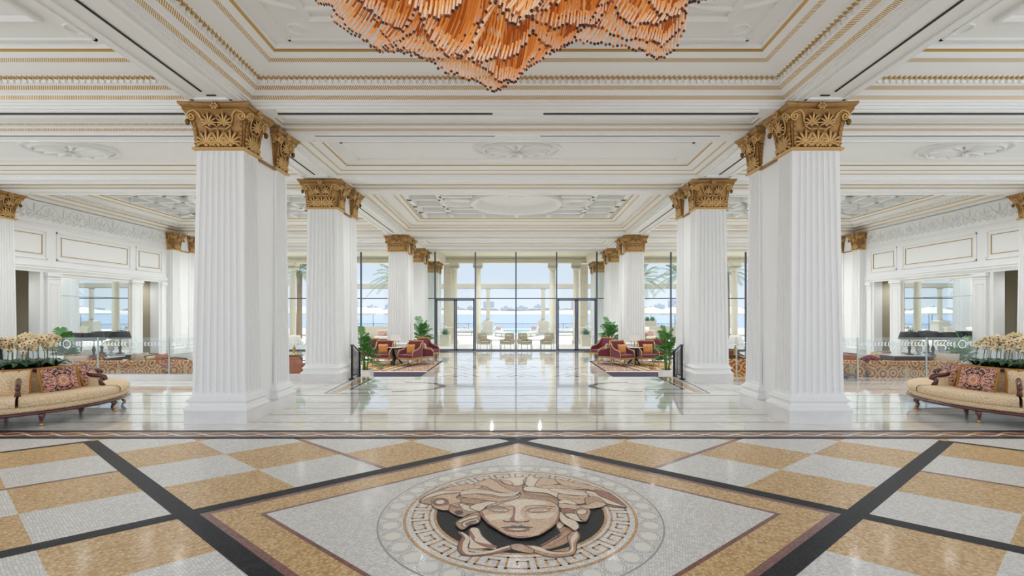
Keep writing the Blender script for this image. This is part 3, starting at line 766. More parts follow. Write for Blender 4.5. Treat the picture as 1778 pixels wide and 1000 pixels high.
# hair base (one broad mass, then locks)
shape([(300,280),(350,240),(440,205),(540,185),(620,180),(690,155),(720,143),(780,155),(860,137),(930,142),(962,124),(990,142),(1060,142),(1120,152),(1220,172),(1330,192),(1430,235),(1500,285),(1530,318),(1440,312),(1400,300),(1350,318),(1300,325),(1230,330),(1150,330),(1125,330),(1060,280),(900,265),(740,320),(680,345),(640,330),(560,330),(520,300),(450,290),(380,300)],5)
L_ = [ # (outline, material)
 ([(300,285),(360,240),(470,212),(600,205),(560,225),(450,235),(350,262)],6),
 ([(440,212),(520,188),(640,180),(675,190),(640,208),(540,215)],3),
 ([(620,182),(700,150),(720,144),(760,165),(800,195),(850,215),(890,225),(820,232),(740,215),(690,190)],3),
 ([(600,208),(700,212),(780,232),(860,225),(900,222),(870,245),(800,255),(720,240),(640,235),(570,245),(530,235)],6),
 ([(540,250),(620,235),(700,248),(790,262),(870,245),(900,230),(860,258),(780,282),(690,275),(600,262)],3),
 ([(545,268),(620,262),(720,285),(790,285),(740,300),(650,300),(560,290)],5),
 ([(640,300),(700,280),(790,282),(870,255),(905,232),(880,265),(800,290),(730,310),(690,330),(640,330),(605,325)],6),
 ([(780,155),(870,137),(940,142),(915,180),(880,190),(840,180)],6),
 ([(790,158),(830,160),(860,180),(830,184),(800,172)],3),
 ([(925,150),(965,125),(990,143),(1020,142),(1000,165),(990,190),(955,195),(930,180),(920,165)],6),
 ([(1000,165),(1030,142),(1110,152),(1180,170),(1100,182),(1040,196),(990,195)],3),
 ([(920,200),(960,195),(1060,200),(1120,225),(1125,262),(1060,235),(960,225),(920,215)],6),
 ([(990,196),(1110,184),(1230,192),(1330,198),(1300,212),(1180,208),(1080,208)],3),
 ([(1110,150),(1230,172),(1340,195),(1440,238),(1380,235),(1280,205),(1160,190)],3),
 ([(1070,208),(1180,208),(1290,222),(1370,245),(1300,250),(1200,245),(1120,232)],6),
 ([(1290,222),(1380,235),(1470,270),(1530,316),(1430,300),(1360,275),(1310,250)],6),
 ([(1340,212),(1430,235),(1500,285),(1522,312),(1440,280),(1370,250)],4),
 ([(1130,240),(1220,250),(1310,255),(1290,290),(1240,300),(1180,280),(1130,272)],3),
 ([(1290,262),(1340,255),(1380,270),(1410,300),(1350,312),(1300,310),(1285,285)],5),
 ([(1310,300),(1350,285),(1410,300),(1380,318),(1320,328),(1270,322),(1220,305),(1270,308)],3),
 ([(1130,282),(1190,275),(1240,300),(1210,305),(1170,295),(1135,300)],6),
 ([(1130,300),(1180,300),(1240,310),(1270,325),(1210,335),(1140,325)],3),
 # left curls
 ([(375,290),(385,262),(440,245),(500,240),(545,235),(520,262),(550,280),(510,320),(460,338),(410,330),(380,312)],3),
 ([(382,290),(400,268),(440,265),(470,280),(468,302),(430,312),(395,308)],4),
 ([(395,290),(412,278),(440,276),(455,288),(440,300),(412,302)],6),
 ([(500,300),(560,292),(610,320),(660,350),(640,365),(600,360),(560,378),(520,368),(480,345),(480,320)],5),
 ([(540,300),(600,312),(650,345),(600,345),(555,330)],6),
 ([(515,345),(545,340),(560,355),(540,365),(520,360)],7),
 ([(520,408),(580,375),(650,350),(664,385),(650,415),(600,430),(560,455),(530,440)],5),
 ([(530,405),(590,380),(640,368),(650,380),(590,395),(545,412)],6),
 ([(555,420),(600,398),(645,392),(655,408),(610,425),(570,440)],6),
 ([(575,422),(610,405),(642,402),(620,415),(590,430)],4),
 ([(600,320),(640,300),(700,290),(760,290),(700,320),(660,345),(620,335)],6),
 ([(700,318),(740,300),(830,282),(890,262),(800,310),(720,335)],3),
 # right curls
 ([(1140,335),(1175,328),(1215,335),(1225,352),(1180,385),(1150,360)],4),
 ([(1220,345),(1260,325),(1310,335),(1315,360),(1290,405),(1250,385),(1225,360)],5),
 ([(1235,345),(1270,335),(1295,342),(1290,360),(1250,365)],6),
 ([(1165,362),(1230,362),(1260,400),(1295,408),(1235,405),(1190,385)],6),
 ([(1140,350),(1180,385),(1230,405),(1250,440),(1225,462),(1190,440),(1150,415),(1132,385)],6),
]
for o_, m in L_: shape(o_, m)
line([(940,146),(925,175),(915,205),(935,235),(1000,250),(1090,262),(1125,280)],7,.009)
line([(640,215),(740,228),(830,240),(890,232)],4,.007); line([(600,270),(700,270),(780,275)],4,.006)
line([(1150,215),(1260,228),(1340,250)],4,.008); line([(1140,200),(1250,205),(1350,225)],4,.006); line([(450,225),(560,222),(640,222)],4,.006)
line([(560,250),(640,245),(700,262)],4,.006); line([(1150,262),(1240,272),(1290,270)],4,.007); line([(470,300),(520,320),(560,318)],4,.01)
# face
shape([(740,318),(820,290),(900,268),(1000,275),(1070,285),(1120,310),(1132,345),(1128,390),(1100,430),(1030,480),(960,503),(900,508),(850,500),(790,470),(720,430),(690,400),(660,360),(680,340)],3,True,.010)
shape([(662,350),(672,345),(720,425),(800,475),(860,502),(900,508),(850,502),(790,475),(700,410),(665,372)],4,False)
shape([(1128,350),(1135,360),(1126,400),(1095,440),(1020,488),(1000,492),(1080,440),(1115,395)],4,False)
shape([(800,300),(900,278),(1010,285),(1060,300),(1000,312),(930,318),(900,350),(920,400),(885,408),(868,395),(870,320)],6,False)
shape([(690,375),(760,365),(840,365),(830,392),(760,400),(710,395)],6,False)
shape([(950,362),(1050,362),(1110,355),(1080,385),(1000,395),(960,385)],6,False)
shape([(860,322),(872,330),(866,395),(880,410),(846,408),(840,395),(856,370)],4,False)
shape([(675,385),(700,395),(730,425),(790,462),(740,440),(700,412)],4,False)
# brows, eyes
line([(688,322),(740,315),(800,322),(860,318)],7,.008)
line([(925,322),(980,312),(1050,316),(1110,322)],7,.008)
shape([(705,338),(740,326),(800,330),(838,342),(810,354),(750,354)],5,False)
shape([(722,340),(760,332),(800,335),(832,343),(800,352),(750,352)],6,True,.006)
shape([(735,342),(770,336),(800,340),(800,349),(760,351)],3,True,.004)
shape([(935,345),(970,330),(1040,330),(1085,338),(1050,352),(975,356)],5,False)
shape([(950,345),(985,334),(1030,334),(1070,340),(1040,352),(985,354)],6,True,.006)
shape([(975,344),(1000,338),(1035,340),(1030,350),(990,352)],3,True,.004)
line([(708,330),(760,322),(820,332),(845,342)],7,.005); line([(932,350),(960,330),(1030,324),(1090,334)],7,.005)
# nose and mouth
line([(800,402),(812,412),(850,410),(880,415),(915,410),(940,412),(952,402)],7,.013)
shape([(870,405),(900,400),(930,404),(920,410),(885,412)],3,False)
shape([(784,448),(830,440),(865,434),(885,438),(905,433),(935,440),(978,447),(930,450),(885,449),(840,451)],7,False)
shape([(805,456),(880,452),(955,455),(940,466),(885,472),(825,467)],4,False)
shape([(825,455),(885,453),(940,455),(885,463)],6,False)
line([(830,490),(890,502),(960,498)],4,.01); line([(870,425),(892,428),(910,424)],5,.006)
med = me.build('mosaic_medallion', MC, None, (0,CYM,.0034))
tag(med, 'round floor mosaic of a snake haired woman head inside a gold key pattern ring', 'mosaic')
# ---------------------------------------------------------------- side walls
SKIRT = mat('skirting_marble', (214,212,206), .2)
def side_wall(s, nm):
    tf = lambda p_: (s*(Xw(p_[0])-p_[1]), p_[0], p_[2])       # p = (along, out of the wall, z)
    tfm = lambda p_: (s*(Xw(p_[0])+p_[1]), p_[0], p_[2])      # for reliefs modelled facing -y
    W = MB(tf); OP = [(13.05,13.87),(17.83,18.68)]; zt = 6.0; zh = 3.0
    y = 10.9
    for a, b_ in OP:
        W.box(y,a,-.3,0,LOW,zt); W.box(a,b_,-.3,0,zh,zt); y = b_
    W.box(y,26.4,-.3,0,LOW,zt)
    struct(W.build('wall_'+nm, WHITE))
    d = MB(tf)
    # entablature over the openings, frieze rails
    for z0,z1,o in ((2.93,2.99,.05),(2.99,3.03,.07),(3.03,3.10,.09),(3.10,3.13,.11),(3.13,3.17,.05),(4.30,4.33,.02),(4.37,4.40,.035),(4.40,4.43,.02),(4.98,5.02,.03)): d.box(12.85,19.1,0,o,z0,z1)
    for a,b_ in ((12.9,14.12),(14.42,17.3),(17.55,18.9)):   # framed panels
        for i_, o, w_ in ((0,.03,.05),(.12,.012,.02)):
            z0, z1 = 3.32+i_, 4.20-i_
            d.box(a+i_,b_-i_,0,o,z0,z0+w_); d.box(a+i_,b_-i_,0,o,z1-w_,z1); d.box(a+i_,a+i_+w_,0,o,z0,z1); d.box(b_-i_-w_,b_-i_,0,o,z0,z1)
        i_ = .15; z0, z1 = 3.32+i_, 4.20-i_
        for q in ((a+i_,b_-i_,z0,z0+.014),(a+i_,b_-i_,z1-.014,z1),(a+i_,a+i_+.014,z0,z1),(b_-i_-.014,b_-i_,z0,z1)): d.box(q[0],q[1],0,.016,q[2],q[3],1)
    for a,b_ in ((12.75,13.0),(14.05,14.47),(17.28,17.78),(18.78,19.02)):   # small pilasters
        d.box(a,b_,0,.09,LOW,2.93); d.box(a-.03,b_+.03,0,.13,2.82,2.93); d.box(a-.02,b_+.02,0,.11,2.74,2.78); d.box(a-.02,b_+.02,0,.12,LOW,LOW+.25)
        if b_-a > .3:
            for q in ((a+.09,a+.11,.2,2.6),(b_-.11,b_-.09,.2,2.6),(a+.09,b_-.09,2.58,2.6),(a+.09,b_-.09,.2,.22)): d.box(q[0],q[1],.09,.10,q[2],q[3])
    for a,b_ in OP:
        d.box(a-.1,a,0,.04,LOW,3.0); d.box(b_,b_+.1,0,.04,LOW,3.0)
    # panels on the wall past the engaged pier
    for a,b_ in ((21.4,23.4),(23.8,25.8)):
        for z0,z1 in ((.4,2.7),(3.2,4.3)):
            for q in ((a,b_,z0,z0+.05),(a,b_,z1-.05,z1),(a,a+.05,z0,z1),(b_-.05,b_,z0,z1)): d.box(q[0],q[1],0,.03,q[2],q[3])
    ntrim[0] += 1; struct(d.build('trim_%d' % (300+ntrim[0]), [WHITE, GLINE]))
    b = MB(tf); b.box(10.9,13.05,0,.03,LOW,LOW+.2); b.box(13.87,17.83,0,.03,LOW,LOW+.2); b.box(18.68,26.2,0,.03,LOW,LOW+.2); struct(b.build('baseboard_'+nm, SKIRT))
    # palmette frieze in plaster
    f = MB(tfm); u = 13.27; k = 0
    while u < 19.0:
        big = k % 2 == 0
        if big:
            f.tube([(u+.27*sin(a)*(1 if abs(a) < 2.2 else .9), -.006, 4.72+.25*cos(a)) for a in [(-2.5+5.0*t/16) for t in range(17)]], .016, 5)
        palmette(f, (u, 4.55), .36 if big else .42, T(0,.004,0), 7 if big else 5, 0)
        for q in (-1,1):
            f.tube([(u+q*(.12+.075*(1-t/14)*cos(t*.75)), -.006, 4.53+.075*(1-t/14)*sin(t*.75)) for t in range(12)], .012, 5)
        u += .465; k += 1
    ntrim[0] += 1; struct(f.build('trim_%d' % (300+ntrim[0]), WHITE))
    # corridor behind the openings
    c = MB(tf); c.box(12.9,18.95,-2.6,-2.4,LOW,3.4); c.box(12.9,18.95,-2.4,-.3,3.2,3.4); c.box(12.9,18.95,-2.4,-.3,LOW-.1,LOW,1)
    c.box(18.9,18.95,-2.4,-.3,LOW,3.2); c.box(12.85,12.9,-2.4,-.3,LOW,3.2)
    for a in (14.2,17.0):
        for q in ((a,a+1.3,2.05,2.13),(a,a+.08,LOW,2.1),(a+1.22,a+1.3,LOW,2.1)): c.box(q[0],q[1],-2.4,-2.35,q[2],q[3],0)
        c.box(a+.2,a+.6,-2.4,-2.38,0,1.9); c.box(a+.7,a+1.1,-2.4,-2.38,0,1.9)
    struct(c.build('wall_corridor_'+nm, [KHAKI, SKIRT]))
    # wall mirror
    mr = thing('wall_mirror', 'large gilt edged mirror panel set in the %s side wall behind the lamps' % nm, 'mirror')
    p_ = MB(tf); p_.box(14.52,17.2,.004,.02,LOW+.9,2.82); p_.build('mirror_glass', mat('mirror_silver', (232,238,240), .015, 1), mr)
    p_ = MB(tf)
    for q in ((14.50,17.22,2.81,2.84),(14.50,14.53,LOW+.9,2.82),(17.19,17.22,LOW+.9,2.82),(14.50,17.22,LOW+.87,LOW+.9)): p_.box(q[0],q[1],0,.04,q[2],q[3])
    p_.build('mirror_frame', mat('mirror_frame_paint', (222,214,196), .4), mr)
    p_ = MB(tf); p_.box(14.52,17.2,.02,.024,2.24,2.252); p_.build('mirror_joint', mat('mirror_bevel', (160,168,170), .2, .8), mr)
    for z, q in ((2.35,'upper'),(1.25,'lower')):
        pf = thing('picture_frame', '%s small black framed picture on the far %s wall' % (q, nm), 'picture'); Y = 22.4
        p_ = MB(tf); p_.box(Y,Y+.75,0,.03,z-.42,z+.42); p_.build('frame', mat('black_frame', (30,30,32), .4), pf)
        p_ = MB(tf); p_.box(Y+.06,Y+.69,.03,.034,z-.36,z+.36); p_.box(Y+.2,Y+.55,.034,.037,z-.22,z+.22,1); p_.build('print', [mat('mount_paper', (226,224,218), .6), mat('print_grey', (150,152,156), .6, noise=(4,(96,98,104),.5))], pf)
side_wall(-1, 'left'); side_wall(1, 'right')

# ---------------------------------------------------------------- glass end wall
FRM = mat('mullion_grey', (84,92,108), .35, .6)
FRMD = mat('door_frame_grey', (92,100,118), .35, .5)
ZM = 1.75+23*WIN/F; ZTOP = ZS+.24
MX = [-12.9,-8.70,-4.54,-2.28,0,2.28,4.54,8.70,12.9]
wi = 0
for i in range(len(MX)-1):
    a, b_ = MX[i], MX[i+1]; wi += 1
    door = i in (2, 5)
    fr_ = MB()
    fr_.box(a-.035,a+.035,WIN-.05,WIN+.05,LOW,ZTOP); fr_.box(a,b_,WIN-.03,WIN+.03,ZM-.03,ZM+.03)
    if not door: fr_.box(a,b_,WIN-.04,WIN+.04,LOW,LOW+.07)
    if i == 7: fr_.box(b_-.035,b_+.035,WIN-.05,WIN+.05,LOW,ZTOP)
    fo = struct(fr_.build('window_%d' % wi, FRM))
    g = MB(); g.box(a+.035,b_-.035,WIN-.006,WIN+.006,ZM+.03,ZTOP)
    if not door: g.box(a+.035,b_-.035,WIN-.006,WIN+.006,LOW+.07,ZM-.03)
    g.build('window_pane', GLASS, fo)
DX = [(-4.50,-3.40),(-3.40,-2.32),(2.32,3.40),(3.40,4.50)]
for k_, (a, b_) in enumerate(DX):
    fr_ = MB(); t = .10; z1 = ZM-.04
    for q in ((a,a+t,LOW,z1),(b_-t,b_,LOW,z1),(a,b_,z1-t,z1),(a,b_,LOW,LOW+t)): fr_.box(q[0]+.008,q[1]-.008,WIN-.04,WIN+.04,q[2]+.005,q[3])
    d = struct(fr_.build('door_%d' % (k_+1), FRMD))
    g = MB(); g.box(a+t,b_-t,WIN-.006,WIN+.006,LOW+t,z1-t); g.build('door_glass', GLASS, d)
    g = MB(); g.box(a+t,b_-t,WIN-.012,WIN-.008,.86,.885); g.lathe([(.085,-.002),(.085,.002)], 20, 0, 0, 0, T((a+b_)/2,WIN-.012,.872)@RX(pi/2)); g.build('frosted_band', mat('frosted_white', (240,242,244), .6), d)
    hx_ = b_-.06 if k_ % 2 == 0 else a+.06
    g = MB(); g.tube([(hx_,WIN-.05,.95),(hx_,WIN-.12,.95),(hx_,WIN-.12,1.55),(hx_,WIN-.05,1.55)], .018, 8); g.build('door_handle', mat('handle_steel', (110,112,118), .3, .8), d)
# ---------------------------------------------------------------- terrace and view outside
TERR = mat('terrace_stone', (238,232,224), .7, noise=(.8,(226,220,210),.6))
STONE = mat('cream_stone', (226,218,200), .7)
o_ = MB(); o_.box(-30,30,WIN+.3,47.5,LOW-.2,LOW-.002); o_.box(-30,30,57,62,LOW-.2,LOW-.002); o_.box(-30,-14,47.5,57,LOW-.2,LOW-.002); o_.box(14,30,47.5,57,LOW-.2,LOW-.002); struct(o_.build('floor_terrace', TERR))
o_ = MB(); o_.box(-14,14,47.5,57,LOW-.6,LOW-.08); tag(o_.build('swimming_pool', mat('pool_water', (128,214,216), .08)), 'strip of turquoise swimming pool water beyond the terrace', 'pool')
p = MB()                                  # portico ceiling and entablature
p.box(-17,17,26.5,34.2,5.5,5.9); p.box(-17,17,31.7,32.3,5.07,5.5)
for z0,z1,o in ((5.07,5.12,.03),(5.2,5.24,.05),(5.3,5.34,.10),(5.4,5.5,.16)): p.box(-17,17,31.7-o,31.75,z0,z1)
for k_ in range(170): p.box(-17+k_*.2,-17+k_*.2+.1,31.56,31.7,5.245,5.3)
for s in (-1,1): p.box(*sorted((s*4.75,s*5.6)),26.5,31.7,5.012,5.5)
struct(p.build('ceiling_portico', STONE))
col = thing('portico_column', 'x', 'column')
c = MB(); c.lathe([(.21,.35),(.215,1.5),(.205,3.0),(.185,4.85),(.20,4.87),(.20,4.9),(.18,4.92),(.18,5.0),(.2,5.02),(.25,5.12),(.26,5.2)], 24); c.build('shaft', STONE, col)
c = MB(); c.box(-.32,.32,-.32,.32,5.2,5.52); c.rects([(0,5.2),(.05,5.22),(.05,5.3)], .27, .27); c.build('capital', STONE, col)
c = MB(); c.box(-.3,.3,-.3,.3,0,.22); c.lathe([(.28,.22),(.29,.26),(.26,.3),(.23,.32),(.24,.35)], 24); c.build('base', STONE, col)
CP = [(-2.60,'left of the centre mullion, seen past the left door'),(2.52,'right of the centre mullion, seen past the right door'),(-4.22,'through the left glass door beside the block pillar'),(4.14,'through the right glass door beside the block pillar'),(-15.6+0.3,'far left, seen between the first two left piers'),(15.0,'far right, seen between the first two right piers')]
for i, (x_, l) in enumerate(CP):
    o = col if i == 0 else dup(col, None)
    o.location = (x_, 32.0, LOW); o['label'] = 'round portico column ' + l; o['group'] = 'round columns of the portico'
for s, nm in ((-1,'left'),(1,'right')):
    c = MB()
    for k_ in range(9): c.box(-.26,.26,-.3,.3,.0+k_*.615,.60+k_*.615); 
    c.box(-.25,.25,-.29,.29,0,5.52,1)
    tag(c.build('block_pillar', [STONE, mat('stone_joint', (186,176,156), .8)], None, (s*4.78,32.9,LOW)), 'cream stone block pillar seen through the %s glass door' % nm, 'pillar')
# pergola with posts on pedestals
pg = thing('pergola', 'cream pergola beam on slim posts across the terrace, with the sea behind', 'pergola', (0,45,LOW))
c = MB(); c.box(-19,19,-.3,.3,4.42,4.84); c.box(-19,19,-.38,.38,4.76,4.86); c.box(-19,19,-.34,.34,4.42,4.5); c.build('beam', STONE, pg)
for x_ in (-16,-9.4,-2.66,2.66,9.4,16):
    c = MB(); c.lathe([(.19,1.4),(.2,2.6),(.17,4.2),(.2,4.22),(.2,4.28),(.26,4.42)], 16, x_, 0); c.build('post', STONE, pg)
    c = MB(); c.rects([(.06,0),(.06,.15),(0,.2),(0,1.22),(.05,1.26),(.05,1.32),(-.15,1.34),(-.2,1.4)], .48, .48, x_, 0); c.build('pedestal', STONE, pg)
# railing in front of the sea
rl = thing('terrace_railing', 'dark thin metal railing at the sea edge of the terrace', 'railing', (0,59,LOW))
RM = mat('railing_metal', (96,104,112), .5, .3)
for x0 in range(-24,24,6):
    c = MB(); c.box(x0,x0+6,-.02,.02,.66,.70); c.box(x0,x0+6,-.015,.015,.08,.11); c.box(x0,x0+.06,-.03,.03,0,.74)
    for k_ in range(1,40): c.box(x0+k_*.15-.008,x0+k_*.15+.008,-.008,.008,.1,.67)
    c.build('railing_panel', RM, rl)
# sea, far shore
SEA = mat('sea_water', (146,170,200), .2, noise=(.35,(168,188,212),.6))
c = MB(); c.box(-2500,2500,62,1210,-6,-5); tag(c.build('sea', SEA), 'calm blue grey sea water beyond the terrace', 'sea', None, 'stuff')
c = MB(); random.seed(3)
n = 120; pts = [(-1500+3000*i/n, 4.6+1.4*sin(i*.5)+random.random()*1.0) for i in range(n+1)]
for i in range(n):
    (x0,z0),(x1,z1) = pts[i], pts[i+1]
    c.add([(x0,1200,-6),(x1,1200,-6),(x1,1215,-1),(x0,1215,-1),(x1,1400,z1),(x0,1400,z0),(x1,1600,z1-6),(x0,1600,z0-6)], [(0,1,2,3),(3,2,4,5),(5,4,6,7)])
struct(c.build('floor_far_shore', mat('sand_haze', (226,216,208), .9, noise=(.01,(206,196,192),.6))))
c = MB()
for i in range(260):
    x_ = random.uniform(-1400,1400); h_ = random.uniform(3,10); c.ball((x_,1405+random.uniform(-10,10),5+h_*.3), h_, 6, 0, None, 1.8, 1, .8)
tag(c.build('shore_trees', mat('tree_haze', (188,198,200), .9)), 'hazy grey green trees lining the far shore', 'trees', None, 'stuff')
ORD = 'first second third fourth fifth sixth seventh eighth ninth tenth eleventh twelfth thirteenth fourteenth fifteenth sixteenth seventeenth eighteenth nineteenth twentieth twenty-first twenty-second'.split()
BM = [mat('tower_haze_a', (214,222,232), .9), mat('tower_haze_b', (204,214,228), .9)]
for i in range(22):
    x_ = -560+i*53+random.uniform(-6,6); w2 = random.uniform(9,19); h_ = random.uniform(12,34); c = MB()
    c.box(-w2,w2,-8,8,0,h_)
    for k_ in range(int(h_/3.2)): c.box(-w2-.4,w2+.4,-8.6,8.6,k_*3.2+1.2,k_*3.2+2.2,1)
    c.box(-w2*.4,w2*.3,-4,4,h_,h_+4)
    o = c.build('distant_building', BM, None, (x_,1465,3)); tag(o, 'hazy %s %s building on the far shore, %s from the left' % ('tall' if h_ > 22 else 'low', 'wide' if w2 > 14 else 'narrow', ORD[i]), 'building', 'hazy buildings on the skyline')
# parasols
PAR = mat('parasol_canvas', (238,234,226), .8)
ps = thing('parasol', 'x', 'parasol')
c = MB(); c.add([(0,0,2.75)]+[(2.3*cos(pi/4+q*pi/2)*1.2,2.3*sin(pi/4+q*pi/2)*1.2,2.05) for q in range(4)], [(0,1,2),(0,2,3),(0,3,4),(0,4,1)])
P4 = [(2.3*cos(pi/4+q*pi/2)*1.2,2.3*sin(pi/4+q*pi/2)*1.2) for q in range(4)]
for q in range(4): a, b_ = P4[q], P4[(q+1)%4]; c.add([(a[0],a[1],2.05),(b_[0],b_[1],2.05),(b_[0],b_[1],1.88),(a[0],a[1],1.88)], [(0,1,2,3)])
c.lathe([(.25,2.7),(.05,2.85),(0,2.87)], 8); c.build('canopy', PAR, ps)
c = MB(); c.lathe([(.03,0),(.03,2.7)], 8); c.lathe([(.35,0),(.35,.06),(.05,.1)], 12); c.build('pole', RM, ps)
for i, (px_, Y, l) in enumerate(((628,47,'behind the left side mullion'),(690,50,'left, half hidden by the third left pier'),(648,56,'left, farther back between two others'),(518,44,'far left between the first two left piers'),(1130,50,'right of the third right pier'),(1172,47,'behind the right side mullion'),(1270,44,'far right between the first two right piers'))):
    o = ps if i == 0 else dup(ps); o.location = (wx(px_,Y), Y, LOW); o['label'] = 'white square parasol on the terrace, ' + l; o['group'] = 'white parasols on the terrace'
# ------------------------------------------------- plants
def frond(mb, base, az, L, rise, droop, nl=16, ll=.3, m=0, wd=.013, stem=1):
    """pinnate leaf with drooping tip"""
    P = []
    for k_ in range(9):
        t = k_/8; r = L*t*cos(rise)*(1-.12*t); z = L*t*sin(rise)-droop*L*t*t
        P.append(Vector((base[0]+r*cos(az), base[1]+r*sin(az), base[2]+z)))
    mb.tube(P, [.012*(1-.7*k_/8) for k_ in range(9)], 4, stem)
    for k_ in range(nl):
        t = .18+.80*k_/(nl-1); i = min(7, int(t*8)); q = t*8-i; c_ = P[i].lerp(P[i+1], q); d = (P[i+1]-P[i]).normalized()
        sd = Vector((-sin(az), cos(az), 0)); l = ll*(.35+.65*sin(pi*min(1,t*.85+.12)))
        for s in (-1,1):
            tip = c_+(d*.75+sd*s*.75+Vector((0,0,-.25-.2*random.random())))*l; mid = c_.lerp(tip,.45)+Vector((0,0,.03)); nrm = d*wd
            mb.add([c_-nrm*.5, c_+nrm*.5, mid+nrm, tip, mid-nrm], [(0,1,2,4),(4,2,3)], m)
LEAF = mat('palm_leaf_green', (92,152,66), .45, noise=(3,(44,104,48),.8)); STEM = mat('palm_stem', (104,140,64), .6)
LEAFP = mat('palm_leaf_pale', (150,164,130), .6); TRUNK = mat('palm_trunk', (160,138,116), .9, bump=(20,.6))
AGAVE = mat('agave_green', (110,150,138), .5); POT = mat('planter_white', (232,228,222), .4)
def parlour_palm(label, x_, y_, z_, h, spread, pot, seed):
    random.seed(seed); r = thing('potted_palm', label, 'potted plant', (x_,y_,z_))
    p_ = MB(); w2 = pot[0]; p_.rects([(-.02,0),(0,.02),(.0,pot[1]-.02),(.01,pot[1]),(-.02,pot[1]),(-.02,pot[1]-.05)], w2, w2, 0, 0, 0); p_.build('pot', POT, r)
    p_ = MB(); p_.box(-w2+.03,w2-.03,-w2+.03,w2-.03,pot[1]-.06,pot[1]-.04); p_.build('soil', mat('soil_brown', (70,52,40), .9), r)
    for k_ in range(3):
        a = k_*2.1; bx, by = .05*cos(a), .05*sin(a); hh = h*(.55+.12*k_); p_ = MB()
        p_.tube([(bx,by,pot[1]-.05),(bx*1.5,by*1.5,hh*.6),(bx*2.2,by*2.2,hh)], [.03,.025,.015], 6, 1)
        n_ = 9
        for j in range(n_):
            q = j/(n_-1); frond(p_, (bx*2,by*2,pot[1]+(hh-pot[1])*(.36+.64*q)), j*2.4+k_, spread*(.75+.35*random.random()), .35+.95*q, .40-.12*q, 20, .30*spread/.6, 0)
        p_.build('palm_stem', [LEAF, STEM], r)
    return r
parlour_palm('tall green potted palm in a white square pot beside the left stair handrail', wx(634,14.3), 14.3, LOW, 1.72, .48, (.2,.43), 5)
parlour_palm('tall green potted palm with reddish tips in a white pot by the right handrail', wx(1158,14.3), 14.3, LOW, 1.85, .50, (.2,.43), 8)
parlour_palm('potted palm behind the burgundy chairs left of the glass door', wx(733,22.3), 22.3, LOW, 1.75, .75, (.2,.4), 11)
parlour_palm('potted palm behind the burgundy chairs right of the glass door', wx(1059,22.3), 22.3, LOW, 1.75, .75, (.2,.4), 13)
parlour_palm('leafy green palm in front of the left wall mirror', wx(113,13.6), 13.6, LOW, 1.7, .5, (.18,.45), 17)
parlour_palm('spindly green palm in front of the right wall mirror', wx(1668,13.8), 13.8, LOW, 1.6, .45, (.18,.45), 19)
def date_palm(label, px_, Y, hz, seed, L=2.6):
    random.seed(seed); r = thing('date_palm', label, 'palm tree', (wx(px_,Y),Y,LOW)); p_ = MB()
    p_.tube([(0,0,0),(.05,0,hz*.5),(0,.1,hz)], [.26,.2,.22], 10); p_.build('trunk', TRUNK, r)
    p_ = MB()
    for j in range(26): frond(p_, (0,.1,hz), j*2.4, L*(.8+.3*random.random()), 1.25-1.5*(j/26), .45, 22, .5, 0, .03)
    p_.build('crown', [LEAFP, STEM], r)
date_palm('pale date palm outdoors whose fronds show beside the third left pier', 688, 42, 5.3, 2, 3.1)
date_palm('date palm trunk and fronds outdoors between the first two left piers', 519, 38, 5.4, 4, 2.6)
date_palm('pale date palm outdoors right of the third right pier', 1112, 42, 5.1, 6, 3.0)
date_palm('date palm outdoors beside the second right pier', 1180, 40, 5.3, 7, 2.8)
date_palm('date palm outdoors between the second and first right piers', 1262, 38, 5.4, 9, 2.6)
def agave(label, px_, Y, w2, h, seed, grow=.5, m=AGAVE):
    random.seed(seed); r = thing('terrace_planter', label, 'planter', (wx(px_,Y),Y,LOW)); p_ = MB()
    p_.rects([(-.03,0),(0,h),(.02,h),(.02,h+.03),(-.03,h+.03),(-.03,h-.02)], w2, w2, 0, 0); p_.build('pot', STONE, r)
    p_ = MB()
    for j in range(30):
        a = j*2.4; e_ = .2+1.2*(j/30); L_ = grow*(.8+.3*random.random()); d = Vector((cos(a)*cos(e_), sin(a)*cos(e_), sin(e_)))
        p_.tube([(0,0,h), Vector((0,0,h))+d*L_*.5+Vector((0,0,.03)), Vector((0,0,h))+d*L_], [.03,.045,.004], 4, 0, None, .4)
    p_.build('leaves', m, r)
agave('square stone planter with a round blue agave behind the left glass door', 773, 29.9, .3, .7, 1)
agave('taller stone planter with a bushy plant behind the left glass door', 784, 37, .35, .8, 2, .8, LEAFP)
agave('stone planter with grey green plant beside the left portico column', 831, 34, .35, .55, 3, .6)
agave('stone planter with grey green plant beside the right portico column', 960, 34, .35, .55, 4, .6)
agave('square stone planter with a round agave behind the right glass door', 1017, 29.9, .3, .7, 5)
agave('taller stone planter with a bushy plant behind the right glass door', 1008, 37, .35, .8, 6, .8, LEAFP)
agave('stone urn with a small green bush on the far right terrace', 1124, 44, .3, 1.3, 7, .5, LEAF)
agave('second stone urn with a green bush on the far right terrace', 1133, 44.5, .3, 1.3, 8, .5, LEAF)
